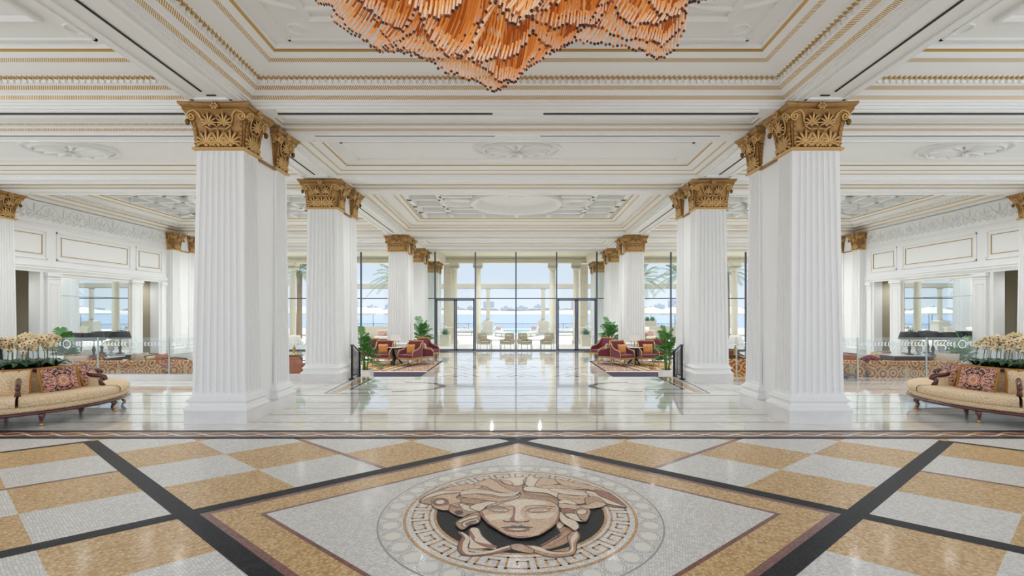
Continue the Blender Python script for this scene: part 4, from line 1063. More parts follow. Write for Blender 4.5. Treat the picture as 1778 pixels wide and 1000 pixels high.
# ---------------------------------------------------------------- patterned cloths
def baroque(name, base, scroll, accent, sc=2.4, rough=.75):
    m = bpy.data.materials.new(name); m.use_nodes = True; nt = m.node_tree; b = nt.nodes['Principled BSDF']; L = nt.links.new
    tc = N(nt,'TexCoord'); mp = N(nt,'Mapping'); mp.inputs['Scale'].default_value = (sc,sc*.6,sc); L(tc.outputs['Object'], mp.inputs[0])
    v = N(nt,'TexVoronoi'); v.inputs['Scale'].default_value = 1.6; v.inputs['Randomness'].default_value = .35; L(mp.outputs[0], v.inputs['Vector'])
    sn = math_(nt,'SINE', math_(nt,'MULTIPLY', v.outputs['Distance'], 26)); 
    nz = N(nt,'TexNoise'); nz.inputs['Scale'].default_value = 9; nz.inputs['Detail'].default_value = 3; nz.inputs['Distortion'].default_value = 2.5; L(mp.outputs[0], nz.inputs['Vector'])
    k = math_(nt,'ADD', sn, math_(nt,'MULTIPLY', math_(nt,'SUBTRACT', nz.outputs[0], .5), 3.2))
    c = ramp(nt, math_(nt,'MULTIPLY_ADD', k, .25, .5), [(0,base),(.30,accent),(.44,accent),(.54,scroll),(.8,base)], 'LINEAR'); L(c, b.inputs['Base Color'])
    b.inputs['Roughness'].default_value = rough; MATS[name] = m; return m
REDGOLD = baroque('red_gold_scroll_cloth', (204,154,66), (214,170,84), (134,28,30), 2.3)
CREAMD = baroque('cream_damask', (226,206,178), (228,208,180), (214,182,132), 6)
LEOP = baroque('red_leopard_cloth', (150,74,54), (112,40,36), (188,128,92), 14)
def floral(name):
    m = bpy.data.materials.new(name); m.use_nodes = True; nt = m.node_tree; b = nt.nodes['Principled BSDF']; L = nt.links.new
    tc = N(nt,'TexCoord'); sp = N(nt,'SeparateXYZ'); L(tc.outputs['Object'], sp.inputs[0])
    ax = math_(nt,'ABSOLUTE', sp.outputs['X']); az = math_(nt,'ABSOLUTE', math_(nt,'SUBTRACT', sp.outputs['Z'], .19)); cb = N(nt,'CombineXYZ'); L(ax, cb.inputs[0]); L(az, cb.inputs[1])
    d = math_(nt,'SQRT', math_(nt,'ADD', math_(nt,'MULTIPLY',ax,ax), math_(nt,'MULTIPLY',az,az)))
    nz = N(nt,'TexNoise'); nz.inputs['Scale'].default_value = 11; nz.inputs['Detail'].default_value = 2.5; nz.inputs['Distortion'].default_value = 3; L(cb.outputs[0], nz.inputs['Vector'])
    c1 = ramp(nt, nz.outputs[0], [(0,(28,22,28)),(.44,(40,26,32)),(.455,(206,150,130)),(.49,(232,206,178)),(.53,(190,84,84)),(.57,(226,160,140)),(.60,(44,30,36)),(1,(30,24,30))])
    an = math_(nt,'ARCTAN2', az, ax); pet = math_(nt,'MULTIPLY_ADD', math_(nt,'SINE', math_(nt,'MULTIPLY', an, 12)), .012, d)
    c2 = ramp(nt, math_(nt,'MULTIPLY', pet, 8), [(0,(90,60,30)),(.1,(226,190,110)),(.26,(176,44,52)),(.4,(238,222,196)),(.52,(196,84,80)),(.62,(228,170,150))])
    mx = N(nt,'Mix'); mx.data_type = 'RGBA'; L(math_(nt,'LESS_THAN', pet, .085), mx.inputs['Factor']); L(c1, mx.inputs[6]); L(c2, mx.inputs[7]); L(mx.outputs[2], b.inputs['Base Color'])
    b.inputs['Roughness'].default_value = .75; MATS[name] = m; return m
FLORAL = floral('black_floral_cloth')
PILG = baroque('gold_crest_cloth', (218,172,92), (226,184,104), (176,50,26), 9)
GREYP = baroque('pale_print_cloth', (220,208,196), (60,54,56), (190,160,130), 7)
RUGM = baroque('rug_pink_beige', (190,160,134), (206,184,160), (120,74,70), 3.2, .95)
BURG = mat('burgundy_velvet', (108,22,52), .6, sheen=.3); PINKB = mat('burgundy_side_cloth', (168,120,134), .7)
GILTW = mat('gilded_wood', (190,150,88), .4, .35); MAHOG = mat('mahogany', (82,26,22), .22, spec=.6, coat=.5)
DWOOD = mat('dark_wood', (62,38,32), .3, coat=.3); BEIGE = mat('beige_cloth', (206,182,146), .8); FRINGE = mat('gold_fringe', (178,126,56), .9, bump=(90,.8))
BLACKS = mat('black_lampshade', (28,30,36), .6); WSH = mat('white_lampshade', (238,234,226), .7); BRASS = mat('brass', (190,150,90), .3, .9)
TABM = mat('white_table_marble', (236,234,230), .1, noise=(5,(206,204,204),.7)); IRON = mat('dark_iron', (36,32,34), .4, .5)
def cushion(mb, w_, h_, t, M=None, m=0, e=.55):
    mb.ball((0,0,0), 1, 16, m, M, w_/2, t/2, h_/2, e)
def pad(mb, x0,x1,y0,y1,z0,z1,m=0,M=None,r=.03):
    cx,cy = (x0+x1)/2,(y0+y1)/2
    mb.rects([(-r,z0),(0,z0+r),(0,z1-r),(-r*.4,z1-r*.3),(-r*1.3,z1)], (x1-x0)/2, (y1-y0)/2, cx, cy, m, True, M)
def pillow(label, loc, rz, w_, h_, cloth, tilt=.25, fringe=True, group=None, name='cushion'):
    r = thing(name, label, 'cushion', loc, rz, group); M = RX(-tilt)@T(0,0,h_/2)
    p_ = MB(); n = 9; v = []
    def prof(u, w2): return (1-abs(u)**2.6)*(1-abs(w2)**2.6)
    for sgn in (-1,1):
        for i in range(n):
            for j in range(n):
                u = -1+2*i/(n-1); q = -1+2*j/(n-1); pin = 1-.07*(1-abs(u*q))*(1 if max(abs(u),abs(q))>.99 else 0)
                v.append((u*w_/2*pin, sgn*(.004+.085*sqrt(max(0,prof(u,q)))), q*h_/2*pin))
    f = []
    for s_ in range(2):
        for i in range(n-1):
            for j in range(n-1):
                a = s_*n*n+i*n+j; f.append((a,a+1,a+n+1,a+n))
    p_.add(v, f, 0, True, M); p_.build('cushion_cover', cloth, r)
    if fringe:
        p_ = MB(); c = [(-1,-1),(1,-1),(1,1),(-1,1),(-1,-1)]; P = []
        for k_ in range(4):
            for q in range(6): t = q/6; P.append(M@Vector(((c[k_][0]+(c[k_+1][0]-c[k_][0])*t)*w_/2*.985, 0, (c[k_][1]+(c[k_+1][1]-c[k_][1])*t)*h_/2*.985)))
        P.append(P[0]); p_.tube(P, .017, 6, 0, None, 1); p_.build('fringe', FRINGE, r)
    return r
# ---------------------------------------------------------------- burgundy armchairs
def make_armchair():
    r = thing('armchair', 'x', 'armchair'); w2, d2 = .34, .33
    for sx in (-1,1):
        for sy in (-1,1):
            p_ = MB(); p_.tube([(sx*w2,sy*(d2-.02),.30),(sx*w2*.98,sy*(d2-.02),.15),(sx*w2*.97,sy*(d2+ (.03 if sy>0 else -.0)),0)], [.026,.02,.013], 8); p_.build('leg', GILTW, r)
    p_ = MB(); p_.box(-w2-.02,w2+.02,-d2-.01,d2,.28,.345)
    for s in (-1,1): 
        p_.tube([(s*(w2+.01),-d2,.3),(s*(w2+.01),-d2+.01,.52),(s*(w2+.015),-d2+.09,.62),(s*(w2+.01),0,.66),(s*w2,.2,.74),(s*w2,d2-.02,.92)], .02, 6)
        p_.tube([(s*w2,d2,.3),(s*w2,d2+.03,.7),(s*w2,d2+.07,1.0)], .022, 6)
    p_.box(-w2-.01,w2+.01,d2+.045,d2+.085,.965,1.01); p_.build('frame', GILTW, r)
    p_ = MB(); pad(p_,-w2+.02,w2-.02,-d2+.0,d2-.05,.335,.47); p_.build('seat_cushion', BURG, r)
    p_ = MB(); p_.add([(-w2+.02,d2-.04,.42),(w2-.02,d2-.04,.42),(w2-.02,d2+.03,.965),(-w2+.02,d2+.03,.965),(-w2+.02,d2+.02,.3),(w2-.02,d2+.02,.3),(w2-.02,d2+.075,.965),(-w2+.02,d2+.075,.965)],
        [(0,1,2,3),(5,4,7,6),(0,3,7,4),(1,5,6,2),(3,2,6,7)]); p_.build('backrest', BURG, r)
    for s in (-1,1):
        p_ = MB(); P = [(-d2+.02,.34),(d2,.34),(d2+.02,.90),(.2,.73),(0,.65),(-d2+.09,.61),(-d2+.02,.52)]
        x0, x1 = s*(w2-.035), s*(w2+.005)
        n = len(P); p_.add([(x0,a,b_) for a,b_ in P]+[(x1,a,b_) for a,b_ in P], [tuple(range(n)),tuple(range(2*n-1,n-1,-1))]+[(i,(i+1)%n,n+(i+1)%n,n+i) for i in range(n)]); p_.build('arm_panel', BURG, r)
    return r
arm0 = make_armchair(); A_used = [False]
def armchair(px_, Y, rz, label, group='burgundy armchairs with gilt frames'):
    o = arm0 if not A_used[0] else dup(arm0); A_used[0] = True
    o.location = (wx(px_,Y), Y, LOW+.012); o.rotation_euler = (0,0,rz); o['label'] = label; o['group'] = group; return o
def chair_with_pillow(px_, Y, rz, label, plabel, cloth):
    o = armchair(px_, Y, rz, label); c = Vector(o.location) + RZ(rz)@Vector((0,.02,.47)); pillow(plabel, c, rz, .40, .40, cloth, .12, False, None)
chair_with_pillow(664.5, 18.95, 0, 'burgundy gilt armchair facing the camera, left of the left round table', 'gold and red patterned cushion on the left chair of the left lounge group', PILG)
chair_with_pillow(712, 18.85, -.42, 'burgundy gilt armchair angled beside the left round table, right of the table', 'gold and red patterned cushion on the armchair right of the left round table', PILG)
chair_with_pillow(739, 19.6, 1.75, 'burgundy armchair seen from its side, left group nearest the glass door', 'pale printed cushion in the side-on armchair by the left glass door', GREYP)
armchair(744, 21.2, .9, 'burgundy armchair farthest back in the left group, in front of the door glass')
armchair(643, 20.2, .25, 'burgundy armchair half hidden behind the left potted palm')
chair_with_pillow(1125.5, 18.95, 0, 'burgundy gilt armchair facing the camera, right of the right round table', 'gold and red patterned cushion on the right chair of the right lounge group', PILG)
chair_with_pillow(1081, 18.85, .42, 'burgundy gilt armchair angled beside the right round table, left of the table', 'gold and red patterned cushion on the armchair left of the right round table', PILG)
chair_with_pillow(1052, 19.6, -1.75, 'burgundy armchair seen from its side, right group nearest the glass door', 'pale printed cushion in the side-on armchair by the right glass door', GREYP)
armchair(1044, 21.2, -.9, 'burgundy armchair farthest back in the right group, in front of the door glass')
armchair(1147, 20.2, -.25, 'burgundy armchair half hidden behind the right potted palm')
def round_table(px_, Y, nm):
    z0 = LOW+.012; x_ = wx(px_,Y); r = thing('round_table', 'round marble topped table on a curved dark base, %s lounge group' % nm, 'table', (x_,Y,z0))
    p_ = MB(); p_.lathe([(.37,.69),(.385,.70),(.385,.715),(.37,.725),(0,.725)], 32); p_.build('table_top', TABM, r)
    p_ = MB(); p_.lathe([(.33,.64),(.36,.66),(.36,.69),(0,.69)], 32); p_.build('apron', IRON, r)
    for k_ in range(3):
        a = k_*2.09+.5; p_ = MB(); p_.tube([(.30*cos(a),.30*sin(a),.65),(.30*cos(a),.30*sin(a),.5),(.10*cos(a),.10*sin(a),.34),(.06*cos(a),.06*sin(a),.24),(.2*cos(a),.2*sin(a),.1),(.28*cos(a),.28*sin(a),0)], [.03,.04,.035,.04,.03,.03], 8); p_.build('leg', IRON, r)
    l = thing('candelabra_lamp', 'brass candelabra table lamp with white rectangular shade on the %s round table' % nm, 'lamp', (x_,Y,z0+.725))
    p_ = MB(); p_.lathe([(.07,0),(.07,.015),(.02,.03),(.012,.1),(.025,.13),(.012,.16),(.012,.3),(0,.3)], 12)
    for s in (-1,1): p_.tube([(0,0,.08),(s*.08,0,.07),(s*.13,0,.12),(s*.13,0,.2)], .008, 6); p_.lathe([(.018,.2),(.018,.24),(.008,.24),(.008,.28)], 8, s*.13, 0)
    p_.build('lamp_base', BRASS, l)
    p_ = MB(); p_.rects([(.03,.26),(0,.5)], .155, .09, 0, 0, 0, False); p_.build('lamp_shade', WSH, l)
round_table(687, 19.42, 'left'); round_table(1101.5, 19.42, 'right')
def low_table(px_, Y, nm):
    r = thing('side_table', 'dark topped small table behind the %s armchairs near the window' % nm, 'table', (wx(px_,Y),Y,LOW))
    p_ = MB(); p_.box(-.45,.45,-.3,.3,.78,.83); p_.build('table_top', DWOOD, r)
    for sx in (-1,1):
        for sy in (-1,1): p_ = MB(); p_.box(sx*.42-.02,sx*.42+.02,sy*.26-.02,sy*.26+.02,0,.78); p_.build('leg', DWOOD, r)
low_table(662, 23.5, 'left'); low_table(1136, 23.5, 'right')
l = thing('table_lamp', 'small white shaded lamp on the dark table behind the right armchairs', 'lamp', (wx(1121,23.5),23.5,LOW+.83))
p_ = MB(); p_.lathe([(.09,0),(.09,.02),(.03,.05),(.05,.15),(.015,.25),(.015,.34)], 12); p_.build('lamp_base', BRASS, l); p_ = MB(); p_.lathe([(.19,.30),(.16,.60)], 20); p_.build('lamp_shade', WSH, l)
# rugs
NAVY = mat('rug_navy', (34,38,68), .95, noise=(5,(70,52,66),.5)); RGOLD = mat('rug_gold', (206,178,118), .95, noise=(3,(170,130,80),.8)); RPALE = mat('rug_pale', (214,200,186), .95)
for s, nm in ((-1,'left'),(1,'right')):
    x0, x1, y0, y1 = (3.25,6.45,15.4,20.7); g = MB(); Z0 = LOW
    def rp(P, z, m): 
        P = [(s*a, b_) for a, b_ in P]; P = P if s > 0 else P[::-1]; g.poly(P, z, m)
    g.box(min(s*x0,s*x1),max(s*x0,s*x1),y0,y1,Z0+.001,Z0+.0115,0)
    z = Z0+.012; rp([(x0,y0),(x1,y0),(x1,y1),(x0,y1)][::1], z, 0)
    rp([(x0+.12,y0+.5),(x1-.12,y0+.5),(x1-.12,y0+1.3),(x0+.12,y0+1.3)], z+.0004, 0)
    rp([(x0,y0+1.5),(x1,y0+1.5),(x1,y0+1.75),(x0,y0+1.75)], z+.0004, 4)
    rp([(x0+.06,y0+1.75),(x1-.06,y0+1.75),(x1-.06,y1-.2),(x0+.06,y1-.2)], z+.0006, 1)
    rp([(x0+1.55,y0+1.9),(x1-.1,y0+1.9),(x1-.1,y1-.3),(x0+1.0,y1-.3)], z+.0009, 2)
    for d_, m_i, wd in ((0,3,.09),(.22,4,.05),(.4,3,.06),(.56,4,.05),(.72,3,.08)):
        rp([(x0+1.25+d_,y0+1.8),(x0+1.25+d_+wd,y0+1.8),(x0+.72+d_+wd,y1-.25),(x0+.72+d_,y1-.25)], z+.0012, m_i)
    for d_ in (1.55,1.8): rp([(x0+.95+d_,y0+1.9),(x0+1.03+d_,y0+1.9),(x0+.5+d_,y1-.3),(x0+.42+d_,y1-.3)], z+.0012, 3)
    for k_ in range(5):
        cx_, cy_ = x0+1.9+.14*(k_%3), y0+2.1+.6*k_; rp([(cx_+.14*cos(q*pi/5), cy_+.22*sin(q*pi/5)) for q in range(10)], z+.0016, 3 if k_%2 else 5)
    tag(g.build('rug', [NAVY, RUGM, RGOLD, mat('rug_black', (26,28,44), .95), RPALE, mat('rug_rust', (150,76,52), .95)]), 'patterned rug with navy border and diagonal bands under the %s armchairs' % nm, 'rug')
# stair handrails
for s, nm in ((-1,'left'),(1,'right')):
    xa, xb = 4.27, 4.31; ya, yb = 12.08, 12.80
    r = thing('stair_handrail', 'black metal handrail with vertical bars at the %s edge of the steps' % nm, 'handrail', (s*xa,ya,0))
    zb = lambda t: (0 if ya+(yb-ya)*t < EDGE else -.15*min(3, 1+int((ya+(yb-ya)*t-EDGE)/.32)))
    P = lambda t, z: (s*(xb-xa)*t, (yb-ya)*t, z)
    p_ = MB()
    for t, z0, z1 in ((0,0,.86),(1,-.15,.60)):
        p_ = MB(); c = P(t,0); p_.rects([(.035,z0),(.035,z0+.02),(0,z0+.03),(0,z1),(.01,z1+.01),(.01,z1+.03)], .022, .022, c[0], c[1]); p_.build('post', IRON, r)
    for k_ in range(1,6): 
        t = k_/6; c = P(t,0); p_ = MB(); p_.box(c[0]-.008,c[0]+.008,c[1]-.008,c[1]+.008,(.07 if c[1]+ya < EDGE-.03 else -.08),.84-.26*t); p_.build('baluster', IRON, r)
    p_ = MB(); p_.tube([P(0,.09),P(.6,.08),P(.75,-.06),P(1,-.07)], .018, 6); p_.build('bottom_rail', IRON, r)
    p_ = MB(); p_.tube([P(-.08,.885),P(.1,.88),P(1.2,.58)], .035, 8, 0, None, .6); p_.build('top_rail', mat('rail_polished', (120,116,128), .2, .6), r)
# ---------------------------------------------------------------- glass balustrades
FROST = mat('frosted_pattern', (240,244,244), .5)
KM = MARB
kb = MB(); kb.box(-14.05,-5.3,11.86,12.02,0,.15); struct(kb.build('trim_400', MARB))
def leafband(mb, x0, x1, y, z, disc):
    X = x0+.06; k_ = 0
    while X < x1-.06:
        if disc is None or abs(X-disc) > .16:
            for q in (-1,1):
                mb.add([(X,y,z-q*.004),(X+.02,y,z+q*.04),(X+.07,y,z+q*.058),(X+.055,y,z+q*.012)], [(0,1,2,3)])
        X += .085
    if disc is not None:
        v = []; 
        for i in range(24): a = 2*pi*i/24; v += [(disc+.085*cos(a),y,z+.085*sin(a)),(disc+.108*cos(a),y,z+.108*sin(a))]
        mb.add(v, [(2*i,2*i+1,(2*i+3)%48,(2*i+2)%48) for i in range(24)])
LB = [(-14.0,-12.3),(-12.3,-10.72),(-10.72,-8.9),(-8.9,-7.2),(-7.2,-5.35)]
RB = [(5.35,5.62),(5.62,7.2),(7.2,8.72),(8.72,10.48),(10.48,12.3),(12.3,14.0)]
nmL = ['at the left wall','second from the left wall, behind the orchids','before the left scroll sofa, left part','in front of the sofa, right part','between the first and second left piers']
nmR = ['narrow, beside the second right pier','between the second and first right piers','behind the first right pier','in front of the right sofa, left part','in front of the right sofa beside the orchids','at the right wall']
for B, nm_, y, z0 in ((LB,nmL,11.94,.15),(RB,nmR,11.94,0)):
    for i, (a, b_) in enumerate(B):
        r = thing('glass_balustrade', 'glass balustrade panel with frosted leaf band, ' + nm_[i], 'balustrade', ((a+b_)/2,y,z0), 0, 'glass balustrade panels')
        h_ = 1.09-z0; w2 = (b_-a)/2-.012; p_ = MB(); p_.box(-w2,w2,-.008,.008,0,h_); p_.build('glass_pane', GLASS, r)
        p_ = MB()
        for s in (-1,1): p_.box(s*w2-.004,s*w2+.004,-.0095,.0095,0,h_)
        p_.build('polished_edge', mat('glass_edge', (200,214,212), .2), r)
        p_ = MB(); leafband(p_, -w2, w2, -.0098, .92-z0, (0 if w2 > .3 else None)) if w2 > .3 else p_.box(-w2,w2,-.0105,-.0098,.9-z0,.93-z0); p_.build('frosted_band', FROST, r)
# ---------------------------------------------------------------- round settees
def make_settee():
    r = thing('round_settee', 'x', 'settee'); R_ = 1.42
    def arcp(r0, r1, a0_, a1_, z0, z1, m=0, n=10, rd=.03):
        p_ = MB(); prof = [(r0,z0),(r1-rd,z0),(r1,z0+rd),(r1,z1-rd),(r1-rd,z1),(r1-2*rd,z1+.012),((r0+r1)/2,z1+.025),(r0,z1+.01)]
        v = []; k_ = len(prof)
        for i in range(n+1):
            a = a0_+(a1_-a0_)*i/n; v += [(q*cos(a),q*sin(a),z) for q,z in prof]
        f = [(i*k_+j,i*k_+(j+1)%k_,(i+1)*k_+(j+1)%k_,(i+1)*k_+j) for i in range(n) for j in range(k_)]
        f += [tuple(range(k_)), tuple(n*k_+j for j in range(k_-1,-1,-1))]
        p_.add(v, f, m, True); return p_
    p_ = MB(); p_.lathe([(.5,.225),(R_-.05,.225),(R_-.03,.235),(R_-.03,.305),(R_-.05,.31)], 64, 0,0,0); p_.build('upholstered_base', CREAMD, r)
    p_ = MB(); p_.lathe([(R_-.10,.175),(R_-.01,.18),(R_+.005,.20),(R_-.01,.225),(R_-.04,.23),(.5,.23)], 64); p_.build('wood_rail', MAHOG, r)
    for k_ in range(6):
        a = k_*pi/3+.25; arcp(.55, R_, a+.012, a+pi/3-.012, .305, .43).build('seat_cushion', CREAMD, r)
    for k_ in range(8):
        a = k_*pi/4+.18; p_ = MB(); c = Vector((cos(a),sin(a),0))
        p_.tube([c*(R_-.09)+Vector((0,0,.2)), c*(R_-.03)+Vector((0,0,.15)), c*(R_-.07)+Vector((0,0,.08)), c*(R_-.06)+Vector((0,0,.035)), c*(R_-.02)+Vector((0,0,.0))], [.05,.042,.022,.018,.024], 8); p_.ball(tuple(c*(R_-.03)+Vector((0,0,.02))), .03, 8, 1); p_.ball(tuple(c*(R_-.03)+Vector((0,0,.17))), .022, 6, 1); p_.build('leg', [MAHOG, BRASS], r)
    p_ = MB(); p_.lathe([(.74,.42),(.71,.60),(.67,.72),(.66,.76),(.60,.785)], 64, 0,0); p_.build('backrest', CREAMD, r)
    p_ = MB(); p_.lathe([(.60,.775),(.69,.775),(.705,.79),(.70,.81),(.66,.83),(.58,.83),(.57,.80)], 64); p_.build('planter_rim', MAHOG, r)
    p_ = MB(); p_.lathe([(0,.79),(.59,.79)], 32, 0,0,0,None,False); p_.build('planter_moss', mat('moss_dark', (44,54,30), .95, bump=(40,1)), r)
    for k_ in range(6):
        a = k_*pi/3+.25; c = Vector((cos(a),sin(a),0)); p_ = MB(); z = lambda q: Vector((0,0,q))
        ar = thing('armrest', None, None); ar.parent = r; ar.name = 'armrest'
        p_.tube([c*.70+z(.78), c*.82+z(.70), c*1.0+z(.635), c*1.12+z(.625), c*1.19+z(.60), c*1.205+z(.565), c*1.17+z(.55)], [.028,.036,.036,.034,.034,.03,.02], 8, 0, None, 1.1)
        p_.tube([c*1.17+z(.60), c*1.13+z(.52), c*1.17+z(.44)], [.034,.028,.04], 8); p_.build('wood_arm', MAHOG, ar)
        q_ = MB(); P = [(.66,.43),(1.12,.43),(1.10,.58),(.98,.61),(.82,.68),(.68,.76)]; n = len(P)
        q_.add([(x_,-.035,z_) for x_,z_ in P]+[(x_,.035,z_) for x_,z_ in P], [tuple(range(n)),tuple(range(2*n-1,n-1,-1))]+[(i,(i+1)%n,n+(i+1)%n,n+i) for i in range(n)], 0, False, RZ(a)); q_.build('arm_upholstery', CREAMD, ar)
    return r
# orchids
PETAL = mat('orchid_petal', (248,236,206), .6, noise=(60,(240,216,160),.6)); LIP = mat('orchid_lip', (140,36,60), .6); OLEAF = mat('orchid_leaf', (30,74,38), .35)
def make_orchid(seed):
    random.seed(seed); r = thing('orchid', 'x', 'orchid')
    for k_ in range(5):
        a = k_*1.26+random.random(); L_ = .2+.05*random.random(); p_ = MB(); P = [(0,0,0),(L_*.35*cos(a),L_*.35*sin(a),.09),(L_*.75*cos(a),L_*.75*sin(a),.12),(L_*1.1*cos(a),L_*1.1*sin(a),.07)]
        p_.tube(P, [.015,.045,.04,.006], 6, 0, None, .18); p_.build('leaf', OLEAF, r)
    dx = .05*random.uniform(-1,1)
    P = [(0,0,0),(dx*.4,0,.2),(dx,-.01,.36),(dx+.03,-.03,.46),(dx+.08,-.06,.50),(dx+.13,-.1,.48)]
    p_ = MB(); p_.tube(P, .0055, 5); p_.build('stem', mat('orchid_stem', (96,110,70), .6), r)
    for k_ in range(10):
        t = k_/9; i = 2+int(t*2.99); q = t*2.99-int(t*2.99); a_, b_ = Vector(P[i]), Vector(P[min(5,i+1)]); c = a_.lerp(b_, q)+Vector((random.uniform(-.05,.05), random.uniform(-.05,.02), random.uniform(-.04,.03)))
        p_ = MB(); az = random.uniform(-1.2,1.2); M = T(*c)@RZ(az)@RX(random.uniform(-.3,.4))
        for j in range(5):
            aa = pi/2+j*2*pi/5; w_ = .030 if j in (1,4) else .022; cc = (cos(aa)*.026, 0, sin(aa)*.026)
            p_.ball((0,0,0), 1, 7, 0, M@T(*cc)@RY(-aa), .028, .006, w_*.72)
        p_.ball((0,-.012,-.004), .011, 6, 1, M); p_.build('blossom', [PETAL, LIP], r)
    return r
orch = [make_orchid(1), make_orchid(2)]; ocount = [0]
set0 = make_settee()
PAT = [FLORAL, CREAMD]
for s, nm in ((-1,'left'),(1,'right')):
    C_ = (s*8.45, 7.95) if s < 0 else (8.5, 7.98)
    o = set0 if s < 0 else dup(set0); o.location = (*C_, 0); o['label'] = 'round cream damask settee with mahogany rail and orchid planter, %s edge of the picture' % nm
    o.rotation_euler = (0,0,0 if s < 0 else pi-.50)
    random.seed(20)
    for k_ in range(24):
        a = k_*2.4; q = .50*sqrt((k_+.5)/24); ox = orch[ocount[0]] if ocount[0] < 2 else dup(orch[k_%2]); ocount[0] += 1
        ox.location = (C_[0]+q*cos(a), C_[1]+q*sin(a), .79); ox.rotation_euler = (0,0,random.uniform(-1,1)+(0 if s<0 else pi)*0); sc = random.uniform(.88,1.08); ox.scale = (sc,sc,sc)
        ox['label'] = 'cream orchid with dark red centres in the planter of the %s settee' % nm; ox['group'] = 'cream orchids on the %s settee' % nm
    # cushions on the seat: (angle, cloth, label, size)
    base = 0 if s < 0 else pi
    for da, cloth, lab, w_ in ((-.27,FLORAL,'large black and pink floral cushion with gold fringe, front of the %s settee',.52),(.40,FLORAL,'floral cushion leaning behind the arm at the inner end of the %s settee',.50),
                         (-.90,CREAMD,'cream damask cushion with gold fringe, nearest the front arm of the %s settee',.44),(-1.06,CREAMD,'cream damask cushion with gold fringe, middle of the row on the %s settee',.44),(-1.26,CREAMD,'cream damask cushion at the picture edge on the %s settee',.44)):
        a = base + (da if s < 0 else -da); r_ = {-.27:.98,.40:.92,-.90:.90,-1.06:.92,-1.26:.92}[da]
        pillow(lab % nm, (C_[0]+r_*cos(a), C_[1]+r_*sin(a), .435), a+pi/2, w_, w_*(.80 if w_ > .45 else .92), cloth, .30, True, None)
# ---------------------------------------------------------------- side lounges
def make_sofa(w_, label, loc, rz=0, cloth=REDGOLD):
    r = thing('sofa', label, 'sofa', loc, rz); w2 = w_/2
    p_ = MB(); pad(p_,-w2,w2,0,.22,.08,.84,0,None,.04); p_.tube([(-w2+.02,.08,.83),(w2-.02,.08,.83)], .06, 10); p_.build('backrest', cloth, r)
    p_ = MB(); pad(p_,-w2+.02,w2-.02,.2,.95,.08,.32); p_.build('seat_base', cloth, r)
    n = 3
    for k_ in range(n): p_ = MB(); a = -w2+.15+(w_-.3)*k_/n; pad(p_,a+.01,a+(w_-.3)/n-.01,.22,.97,.32,.47,0,None,.04); p_.build('seat_cushion', BEIGE, r)
    for s in (-1,1): p_ = MB(); pad(p_,*sorted((s*w2,s*(w2-.16))),.1,.95,.08,.62,0,None,.05); p_.build('armrest', cloth, r)
    for sx in (-1,1):
        for y in (.08,.88): p_ = MB(); p_.lathe([(.02,0),(.035,.08)], 8, sx*(w2-.1), y); p_.build('leg', DWOOD, r)
    for k_ in range(-1,2,2): p_ = MB(); p_.box(k_*w2*.32-.045,k_*w2*.32+.045,-.006,.02,.1,.80); p_.build('back_band', mat('sofa_tan_band', (190,160,110), .8), r)
    return r
make_sofa(3.3, 'long gold and red scroll patterned sofa, its back to the left glass balustrade', (-11.15,12.45,LOW), 0)
make_sofa(1.15, 'short gold and red sofa at the left lounge right end, partly behind the pier', (-8.75,12.6,LOW), .12)
make_sofa(2.7, 'long gold and red scroll patterned sofa, its back to the right glass balustrade', (10.75,12.35,LOW), 0)
make_sofa(1.0, 'short gold and red sofa beside the first right pier behind glass', (8.85,12.6,LOW), -.15)
pillow('white cushion standing at the left end of the left scroll sofa', (-12.55,12.9,LOW+.5), .9, .5, .5, mat('white_cushion', (226,222,216), .8), .2, False)
pillow('white cushion with gold edge at the left end of the left scroll sofa, inner one', (-12.25,12.95,LOW+.5), .6, .5, .5, GREYP, .3, True)
pillow('striped grey cushion leaning at the right end of the right scroll sofa', (12.0,13.0,LOW+.5), -.8, .5, .55, GREYP, .2, False)
def desk(label, x_, Y, w_, d_=.7, h_=.83):
    r = thing('writing_table', label, 'table', (x_,Y,LOW)); w2 = w_/2
    p_ = MB(); p_.rects([(-.01,h_-.03),(0,h_-.02),(0,h_)], w2, d_/2); p_.build('table_top', TABM, r)
    p_ = MB(); p_.box(-w2+.05,w2-.05,-d_/2+.05,d_/2-.05,h_-.17,h_-.03); p_.lathe([(.03,0),(.03,.01)], 12, 0, 0, 1, T(0,-d_/2+.045,h_-.1)@RX(pi/2)); p_.build('apron', [DWOOD, BRASS], r)
    for sx in (-1,1):
        for sy in (-1,1): p_ = MB(); p_.tube([(sx*(w2-.08),sy*(d_/2-.08),h_-.17),(sx*(w2-.08),sy*(d_/2-.08),0)], [.035,.02], 8); p_.build('leg', DWOOD, r)
    return r
def shade_lamp(label, px_, Y, z=LOW+.83, R_=.29, group=None):
    r = thing('table_lamp', label, 'lamp', (wx(px_,Y),Y,z), 0, group); zt = 1.75-36.0*Y/F; zb = zt+0  # shade top height by eye line
    top = 1.10-z; p_ = MB(); p_.lathe([(.12,0),(.12,.02),(.04,.04),(.03,.12),(.05,.2),(.03,.28),(.02,.36),(.015,top-.03),(0,top-.03)], 14); p_.build('lamp_base', DWOOD, r)
    p_ = MB(); p_.lathe([(R_,top-.23),(R_*.97,top-.2),(R_*.78,top),(R_*.7,top)], 28); p_.build('lamp_shade', BLACKS, r)
    p_ = MB(); p_.lathe([(.012,top-.03),(.02,top),(.0,top+.03)], 8); p_.build('finial', BRASS, r); return r
desk('marble topped dark writing table with black shaded lamps in the left lounge, front', wx(150,14.2)+.1, 14.2, 1.6)
desk('marble topped table in the left lounge behind the oval back chairs', -13.22, 15.35, 1.65)
desk('marble topped dark writing table with black shaded lamps in the right lounge, front', wx(1600,14.9), 14.9, 2.3)
